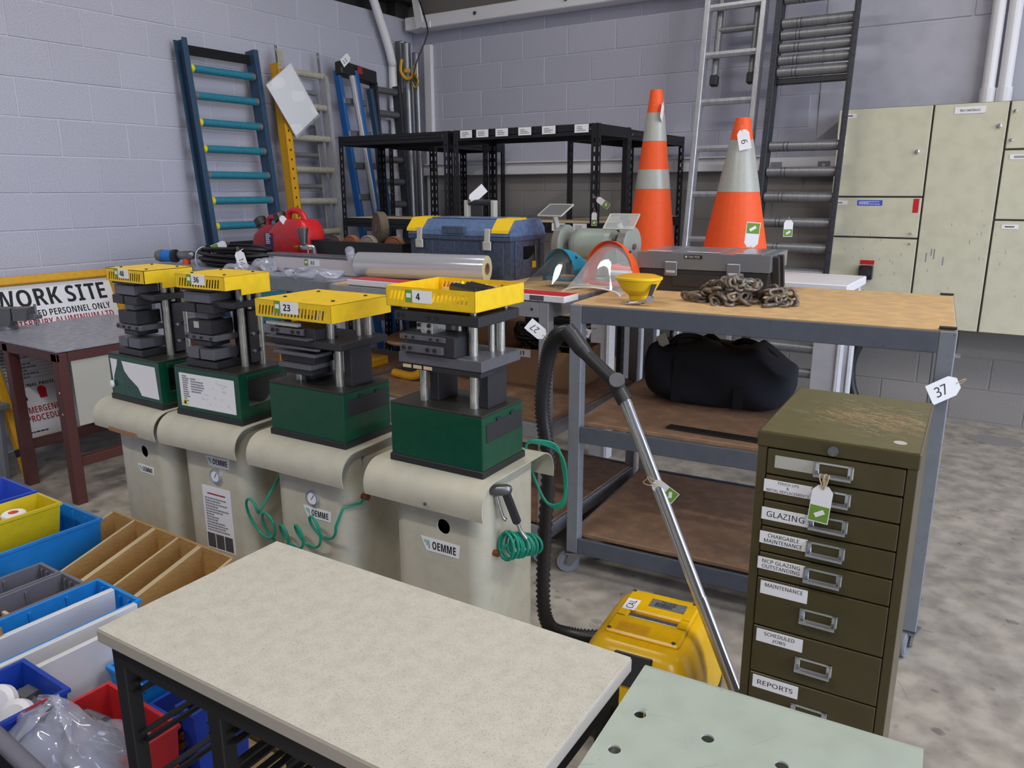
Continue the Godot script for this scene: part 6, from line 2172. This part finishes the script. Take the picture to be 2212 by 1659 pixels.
func vacuum() -> void:
	var t := thing("vacuum_cleaner", "yellow plastic vacuum cleaner with black ribbed hose and chrome wand", "vacuum", v3(-0.722, 0, -1.79), 6)
	var ring := func(y: float, hx: float, hz: float, e := 0.32) -> PackedVector3Array:
		var r := PackedVector3Array()
		for k in 40:
			var a := TAU * k / 40
			r.append(v3(hx * signf(cos(a)) * pow(absf(cos(a)), e), y, hz * signf(sin(a)) * pow(absf(sin(a)), e)))
		return r
	var s := S()
	loft(s, [ring.call(0.03, 0.165, 0.2), ring.call(0.05, 0.172, 0.207), ring.call(0.075, 0.172, 0.207)])
	put(t, "base", s, M.plasticblack)
	for a in [[-0.12, -0.15], [0.12, -0.15], [-0.12, 0.15], [0.12, 0.15]]:
		pcyl(t, "wheel", v3(a[0] - 0.012, 0.02, a[1]), v3(a[0] + 0.012, 0.02, a[1]), 0.02, M.rubber)
	s = S()
	loft(s, [ring.call(0.07, 0.17, 0.205), ring.call(0.12, 0.168, 0.203), ring.call(0.19, 0.158, 0.193), ring.call(0.235, 0.143, 0.178), ring.call(0.262, 0.128, 0.162), ring.call(0.276, 0.115, 0.15), ring.call(0.28, 0.1, 0.136)])
	var bd := put(t, "body", s, M.vacyellow)
	# grip frame around the hand slot
	s = S()
	for a in [[0.0, 0.062, 0.2, 0.09], [0.0, -0.073, 0.2, 0.11], [-0.084, 0.0, 0.032, 0.06], [0.084, 0.0, 0.032, 0.06]]:
		bx(s, v3(a[0], 0.283, a[1]), v3(a[2], 0.014, a[3]), 0.005)
	var gf := put(bd, "grip_frame", s, M.vacyellow)
	pbox(gf, "handle_bar", v3(0.0, 0.281, -0.002), v3(0.135, 0.004, 0.02), M.galvdark, 0.001)
	for a in [[-0.09, -0.12], [0.085, -0.12], [-0.09, 0.1], [0.085, 0.1]]:
		pcyl(gf, "screw", v3(a[0], 0.29, a[1] * 0.98), v3(a[0], 0.2915, a[1] * 0.98), 0.006, M.steel, -1, 12)
	for sg in [-1.0, 1.0]:
		var lt := S()
		bar(lt, v3(0, 0.2, sg * 0.198), v3(0, 0.27, sg * 0.16), 0.1, 0.012, 0.003)
		put(bd, "latch", lt, M.plasticblack)
	var ct := pbox(bd, "sticker", v3(-0.075, 0.2905, -0.04), v3(0.036, 0.001, 0.06), M.paper)
	txt(ct, "CAL", 0.045, 0.02, Transform3D(Basis(v3(0, 0, -1), v3(-1, 0, 0), UP), v3(-0.075, 0.2912, -0.04)), M.ink, false, "handwriting")
	var mp := pbox(bd, "maker_plate", v3(0.02, 0.2905, -0.075), v3(0.1, 0.001, 0.045), M.galv)
	txt(mp, "PULLMAN", 0.04, 0.007, Transform3D(Basis(v3(1, 0, 0), v3(0, 0, -1), UP), v3(0.02, 0.2912, -0.088)), M.ink)
	print_rows(mp, 0.07, 0.022, 3, Transform3D(Basis(v3(1, 0, 0), v3(0, 0, -1), UP), v3(0.02, 0.2911, -0.07)), M.ink)
	pbox(bd, "tape_patch", v3(-0.03, 0.2905, 0.075), v3(0.085, 0.001, 0.045), M.signyellow)
	# hose, handle and wand, in the vacuum's own axes
	var inv := t.transform.affine_inverse()
	var path: Array = []
	for p in [v3(-0.78, 0.14, -1.96), v3(-0.9, 0.06, -2.0), v3(-1.04, 0.055, -1.93), v3(-1.1, 0.12, -1.86), v3(-1.125, 0.32, -1.88), v3(-1.105, 0.62, -1.87), v3(-1.128, 0.8, -1.87), v3(-1.112, 0.95, -1.87), v3(-1.085, 1.015, -1.87), v3(-1.05, 1.035, -1.87), v3(-1.03, 1.026, -1.868)]:
		path.append(inv * p)
	s = S()
	corrugated(s, curve(path, 26), 0.0205, 0.003, 16)
	put(t, "hose", s, M.hose)
	var q := func(x, y, z) -> Vector3:
		return inv * v3(x, y, z)
	s = S()
	cy(s, q.call(-1.05, 1.045, -1.868), q.call(-1.03, 1.026, -1.868), 0.024, -1, 18)
	cy(s, q.call(-1.036, 1.032, -1.868), q.call(-1.0, 0.995, -1.867), 0.0245, 0.023, 18)
	cy(s, q.call(-1.0, 0.995, -1.867), q.call(-0.98, 0.978, -1.866), 0.023, 0.0185, 18)
	cy(s, q.call(-0.98, 0.978, -1.866), q.call(-0.885, 0.912, -1.858), 0.0185, 0.0195, 18)
	cy(s, q.call(-0.895, 0.92, -1.858), q.call(-0.853, 0.868, -1.848), 0.021, 0.022, 18)
	var hd := put(t, "hand_grip", s, M.plasticblack)
	s = S()
	cy(s, q.call(-0.877, 0.92, -1.845), q.call(-0.872, 0.93, -1.832), 0.021, -1, 18)
	put(hd, "air_valve", s, M.dieblack2)
	s = S()
	cy(s, q.call(-0.856, 0.872, -1.85), q.call(-0.597, 0.383, -1.798), 0.0165, -1, 20)
	put(t, "wand", s, M.chrome)
	s = S()
	cy(s, q.call(-0.5985, 0.387, -1.7985), q.call(-0.597, 0.383, -1.798), 0.018, -1, 20)
	cy(s, q.call(-0.597, 0.383, -1.798), q.call(-0.405, 0.02, -1.76), 0.0172, -1, 20)
	put(t, "wand", s, M.chrome)
	var g := thing("price_tag", "white and olive tag tied round the chrome vacuum wand", "tag", v3(-0.745, 0.672, -1.808), 30, "price tags")
	hang_tag(g, 0.034, 0.075, "", 52.0)
	ptube(g, "string_loop", curve([v3(-0.02, -0.006, 0.0), v3(0.0, -0.002, 0.018), v3(0.015, 0.004, 0.0), v3(0.0, 0.0, -0.038), v3(-0.024, -0.006, -0.02)], 6, true), 0.0016, M.string, 5, true)
	g = thing("number_tag", "white tag reading 27 on the black vacuum hose top", "tag", v3(-1.11, 1.02, -1.85), 30, "numbered tags")
	hang_tag(g, 0.036, 0.06, "27", -130.0, false, 0.0, -90.0)

# ---------------------------------------------------------------- storage bins at the left
func bin(label: String, mat: Material, x0: float, x1: float, z0: float, z1: float, base: float, rim: float, ribs := 3, called := "storage_bin") -> Node3D:
	var t := thing(called, label, "bin", v3((x0 + x1) / 2, base, (z0 + z1) / 2), 0, "plastic storage bins")
	var w := x1 - x0
	var d := z1 - z0
	var h := rim - base
	var s := S()
	tub(s, w - 0.01, h, d - 0.01, 0.004, 0.012, 0.008)
	var b := put(t, "shell", s, mat)
	if ribs > 0:
		for k in ribs:
			var z := -d / 2 + d * (k + 1.0) / (ribs + 1.0)
			for sg in [-1.0, 1.0]:
				pbox(b, "rib", v3(sg * (w / 2 - 0.012), h * 0.5, z), v3(0.008, h * 0.92, 0.005), mat, 0.001)
			var x := -w / 2 + w * (k + 1.0) / (ribs + 1.0)
			pbox(b, "rib", v3(x, h * 0.5, -d / 2 + 0.012), v3(0.005, h * 0.92, 0.008), mat, 0.001)
	return t

func bins() -> void:
	# pallets under the bins
	for a in [[-2.95, -1.26, -1.2, -0.5, 0.0, "bottom timber pallet under the coloured storage bins"], [-2.95, -1.6, -1.2, -0.5, 0.13, "upper timber pallet stacked under the coloured storage bins"]]:
		var p := thing("timber_pallet", a[5], "pallet", v3(0, a[4], 0), 0, "timber pallets")
		for k in 7:
			var z: float = lerpf(a[2], a[3] - 0.09, k / 6.0)
			pbox(p, "top_board", v3((a[0] + a[1]) / 2, 0.121, z + 0.045), v3(a[1] - a[0], 0.018, 0.09), M.pallet, 0.002)
		for k in 3:
			pbox(p, "bearer", v3(lerpf(a[0] + 0.05, a[1] - 0.05, k / 2.0), 0.056, (a[2] + a[3]) / 2), v3(0.09, 0.112, a[3] - a[2]), M.pallet, 0.002)
	bin("violet-blue storage bin at the left edge holding clear fittings", M.binviolet, -2.9, -2.665, -1.15, -0.7, 0.262, 0.45, 0)
	var big := bin("large light blue bin with a yellow bin inside it", M.binblue, -2.64, -2.262, -1.145, -0.55, 0.262, 0.45, 4)
	big.set_meta("group", "plastic storage bins")
	bin("yellow storage bin stacked in the blue bin with a jar", M.binyellow, -2.51, -2.366, -1.085, -0.7, 0.38, 0.5, 0)
	var t := thing("glass_jar", "small glass jar with white lid inside the yellow bin", "jar", v3(-2.46, 0.386, -0.985))
	var s := S()
	lathe(s, [[0.0, 0.0], [0.03, 0.0], [0.032, 0.006], [0.032, 0.07], [0.028, 0.078]], 20)
	put(t, "glass", s, M.lidclear)
	s = S()
	lathe(s, [[0.03, 0.072], [0.034, 0.074], [0.034, 0.09], [0.03, 0.094], [0.0, 0.094]], 22)
	var ld := put(t, "lid", s, M.paper)
	pcyl(ld, "red_sticker", v3(0, 0.094, 0), v3(0, 0.0948, 0), 0.014, M.redplastic, -1, 16)
	t = thing("small_bottle", "small white bottle lying at the end of blue bin", "bottle", v3(-2.31, 0.272, -1.09))
	pcyl(t, "bottle_body", v3(0, 0, 0), v3(0, 0.1, 0), 0.018, M.white, 0.015)
	pcyl(t, "cap", v3(0, 0.1, 0), v3(0, 0.125, 0), 0.009, M.white)
	for k in 14:
		var f := thing("clear_fitting", "clear plastic fitting lying in the violet-blue bin", "fitting", v3(-2.82 + 0.07 * (k % 3) + rng.randf() * 0.02, 0.3 + 0.03 * (k / 7), -1.05 + 0.05 * (k / 2)), rng.randf() * 180, "clear fittings in the violet bin")
		s = S()
		blob(s, v3(0, 0.02, 0), v3(0.05, 0.04, 0.035), 0.7, 0.7, 10)
		put(f, "fitting", s, M.polybag)
	# plywood organiser
	t = thing("plywood_organiser", "open plywood tray with five long sloping compartments", "organiser", v3(-2.28, 0.262, -1.195))
	var xs := [0.0, 0.117, 0.222, 0.338, 0.44, 0.58]
	pbox(t, "floor_board", v3(0.29, 0.004, 0.13), v3(0.58, 0.008, 0.27), M.ply, 0.001)
	pbox(t, "back_board", v3(0.29, 0.096, 0.004), v3(0.584, 0.19, 0.008), M.ply, 0.001)
	pbox(t, "front_board", v3(0.29, 0.05, 0.264), v3(0.584, 0.1, 0.008), M.ply, 0.001)
	for i in 6:
		for e in ([-1.0, 1.0] if (i == 2 or i == 4) else [0.0]):
			s = S()
			prism(s, pv([0.008, 0.008, 0.26, 0.008, 0.26, 0.11, 0.008, 0.188]), -0.004, 0.004, Transform3D(Basis(v3(0, 0, 1), UP, v3(-1, 0, 0)), v3(xs[i] + e * 0.0042, 0, 0)))
			var dv := put(t, "divider", s, M.ply)
			s = S()
			bar(s, v3(xs[i] + e * 0.0042, 0.1885, 0.008), v3(xs[i] + e * 0.0042, 0.1105, 0.26), 0.0078, 0.0014)
			put(dv, "raw_edge", s, M.plyedge)
	# grey bins
	bin("left grey storage bin with a small wooden divider", M.bingrey, -2.118, -2.016, -0.895, -0.49, 0.262, 0.45, 3)
	bin("right grey storage bin beside the blue bin of boards", M.bingrey, -2.012, -1.9, -0.9, -0.49, 0.262, 0.45, 3)
	for a in [[-2.067, -0.74, "left"], [-1.956, -0.74, "right"]]:
		var dvd := thing("wooden_divider", "pale wooden divider standing in the %s grey bin" % a[2], "divider", v3(a[0], 0.268, a[1]), 0, "wooden dividers in the grey bins")
		pbox(dvd, "board", v3(0, 0.075, 0), v3(0.08, 0.15, 0.009), M.plyedge, 0.001)
	bin("light blue storage bin with white boards standing in it", M.binblue, -1.89, -1.695, -0.925, -0.485, 0.262, 0.455, 4)
	var n := 0
	for a in [[-1.79, -0.9, 0.272, 10.0, 0.4], [-1.68, -0.9, 0.262, 0.0, 0.41], [-1.612, -0.86, 0.262, 0.0, 0.22]]:
		t = thing("white_board", ["white melamine board standing inside the light blue bin", "white melamine board leaning just right of the blue bin", "white melamine board nearest the laminate table leg"][n], "board", v3(a[0], a[2], a[1]), 0, "white boards among the bins")
		var o := pbox(t, "board", v3(0, 0.1, a[4] / 2), v3(0.014, 0.2, a[4]), M.whiteboard, 0.001)
		o.rotation_degrees.z = -a[3] * 0.4
		n += 1
	# parts bins in front
	bin("navy blue parts bin with white discs near left edge", M.binnavy, -1.6, -1.42, -0.615, -0.475, 0.382, 0.5, 0)
	for a in [[-1.555, 0.452, -0.54], [-1.475, 0.455, -0.535]]:
		t = thing("white_disc", "left white pulley disc in the navy parts bin" if a[0] < -1.5 else "right white pulley disc with brass hub in parts bin", "disc", v3(a[0], a[1], a[2]), 0, "white discs in the parts bin")
		t.rotation_degrees = v3(55, 20, 0)
		s = S()
		lathe(s, [[0.006, 0.01], [0.03, 0.01], [0.04, 0.006], [0.04, -0.006], [0.0, -0.01]], 22)
		put(t, "disc", s, M.white)
		pcyl(t, "hub", v3(0, -0.01, 0), v3(0, 0.014, 0), 0.009, M.brass if a[0] > -1.5 else M.steel)
	for k in 7:
		t = thing("machine_part", "%s dark or chrome metal part in the navy parts bin" % ["largest", "second", "third", "fourth", "fifth", "sixth", "smallest"][k], "part", v3(-1.575 + 0.022 * k, 0.43 + 0.014 * (k % 3), -0.585 + 0.02 * (k % 2)), k * 47.0, "loose parts in the parts bin")
		s = S()
		prism(s, pv([-0.02, -0.012, 0.012, -0.012, 0.022, 0.0, 0.01, 0.014, -0.016, 0.012]), -0.016, 0.016 + 0.002 * k)
		cy(s, v3(0, 0, -0.03), v3(0, 0, 0.032), 0.006, -1, 8)
		put(t, "part", s, [M.plasticblack, M.chrome, M.dieblack2][k % 3])
	t = thing("cardboard_box", "torn little cardboard box wedged by the white boards", "box", v3(-1.83, 0.42, -0.6), 12)
	s = S()
	tub(s, 0.12, 0.06, 0.08, 0.003)
	put(t, "carton", s, M.cardboard)
	t.position.y = 0.43
	bin("light blue parts bin tucked behind the red bin", M.binblue, -1.59, -1.44, -0.9, -0.765, 0.13, 0.4, 1)
	bin("navy bin holding brass bolts behind the table leg", M.binnavy, -1.43, -1.335, -0.92, -0.76, 0.13, 0.37, 1)
	bin("navy bin right of the brass bolts under laminate table", M.binnavy, -1.325, -1.265, -0.9, -0.76, 0.13, 0.41, 0)
	for k in 10:
		t = thing("brass_bolt", "long brass bolt lying in the navy bin", "bolt", v3(-1.41 + 0.008 * k, 0.31 + 0.01 * (k % 3), -0.84 + 0.004 * k), 0, "brass bolts in the navy bin")
		t.rotation_degrees = v3(-12 + k, 20 + 5 * (k % 3), 0)
		s = S()
		lathe(s, [[0.0, -0.05], [0.0045, -0.05], [0.0045, -0.02], [0.0055, -0.018], [0.0045, -0.016], [0.0045, 0.01], [0.0055, 0.012], [0.0045, 0.014], [0.0045, 0.04], [0.008, 0.04], [0.008, 0.048], [0.0, 0.048]], 8, xf(0, 0, 0, 0, 90, 0))
		put(t, "bolt", s, M.brass)
	bin("red parts bin with bagged fittings beside the table leg", M.binred, -1.56, -1.3, -0.755, -0.5, 0.13, 0.38, 0)
	t = thing("fittings_bag", "clear bag of metal fittings lying in the red bin", "bag", v3(-1.38, 0.32, -0.66), 10)
	var cr := func(v: Vector3) -> Vector3:
		return v + v3(0.008 * sin(v.z * 70.0 + v.y * 30.0), 0.01 * sin(v.x * 60.0 + v.z * 30.0), 0.008 * sin(v.x * 60.0 + v.y * 50.0))
	s = S()
	blob(s, v3(0, 0.02, 0), v3(0.14, 0.08, 0.12), 0.9, 0.7, 26, cr)
	put(t, "film", s, M.polybag)
	for k in 4:
		pbox(t, "fitting", v3(-0.03 + 0.02 * k, 0.02 + 0.01 * (k % 2), -0.02 + 0.012 * k), v3(0.035, 0.012, 0.02), M.steel, 0.001)
	pcyl(t, "tube_fitting", v3(-0.13, 0.04, -0.04), v3(-0.06, 0.05, -0.03), 0.014, M.steel)
	t = thing("zip_bag", "large clear zip bag with a red seal slumped over bins", "bag", v3(-1.335, 0.42, -0.565), 20)
	var nz := FastNoiseLite.new()
	nz.seed = 5
	nz.frequency = 9.0
	var cr2 := func(v: Vector3) -> Vector3:
		var f := maxf(v.y / 0.12, -0.3)
		var g := nz.get_noise_3dv(v) * 0.05
		return v3(v.x * (1.0 - 0.45 * maxf(f, 0.0)) - 0.05 * maxf(f, 0.0) + g, v.y + nz.get_noise_3dv(v * 1.7 + Vector3.ONE) * 0.03, v.z * (1.0 - 0.75 * maxf(f, 0.0)) + nz.get_noise_3dv(v + Vector3.ONE * 3.0) * 0.045)
	s = S()
	blob(s, v3(0.0, 0.0, 0), v3(0.2, 0.21, 0.14), 0.8, 0.8, 44, cr2)
	put(t, "film", s, M.polybag)
	s = S()
	blob(s, v3(0.0, -0.005, 0), v3(0.18, 0.19, 0.115), 0.8, 0.8, 40, cr2)
	put(t, "inner_film", s, M.polybag)
	s = S()
	blob(s, v3(0.01, -0.04, 0), v3(0.14, 0.08, 0.09), 0.9, 0.9, 24, cr)
	put(t, "contents", s, M.bagged)
	ptube(t, "red_seal", curve([v3(-0.11, 0.06, 0.02), v3(-0.085, 0.085, 0.0), v3(-0.05, 0.105, -0.01)], 5), 0.002, M.redplastic, 5)
	# dark crate nearest the camera
	t = thing("plastic_crate", "dark grey plastic crate at the bottom left corner, closest", "crate", v3(-1.56, 0.0, -0.255), -3)
	s = S()
	tub(s, 0.84, 0.56, 0.42, 0.02, 0.02, 0.0)
	put(t, "crate_shell", s, M.plasticblack)
	s = S()
	for sg in [-1.0, 1.0]:
		cy(s, v3(-0.41, 0.56, sg * 0.2), v3(0.41, 0.56, sg * 0.2), 0.014, -1, 10)
		cy(s, v3(sg * 0.41, 0.56, -0.2), v3(sg * 0.41, 0.56, 0.2), 0.014, -1, 10)
	put(t, "rolled_rim", s, M.bingrey)
	# odds and ends under the table
	t = thing("tape_roll", "orange and green tape roll lying under the laminate table", "tape", v3(-1.14, 0.0, -0.7), 0)
	for a in [[0.0, M.greenhose], [0.02, M.orange]]:
		s = S()
		lathe(s, [[0.03, a[0]], [0.052, a[0]], [0.052, a[0] + 0.02], [0.03, a[0] + 0.02], [0.03, a[0]]], 24)
		put(t, "tape_layer", s, a[1])
	t = thing("timber_offcut", "short pale timber offcut on the floor under laminate table", "timber", v3(-1.1, 0.0, -0.85), 25)
	pbox(t, "block", v3(0, 0.05, 0), v3(0.22, 0.1, 0.12), M.pallet, 0.003)
	t = thing("small_carton", "yellow carton lying on the floor under laminate table", "carton", v3(-0.92, 0.0, -0.82), -20)
	pbox(t, "carton", v3(0, 0.09, 0), v3(0.16, 0.18, 0.12), M.topboard, 0.002)
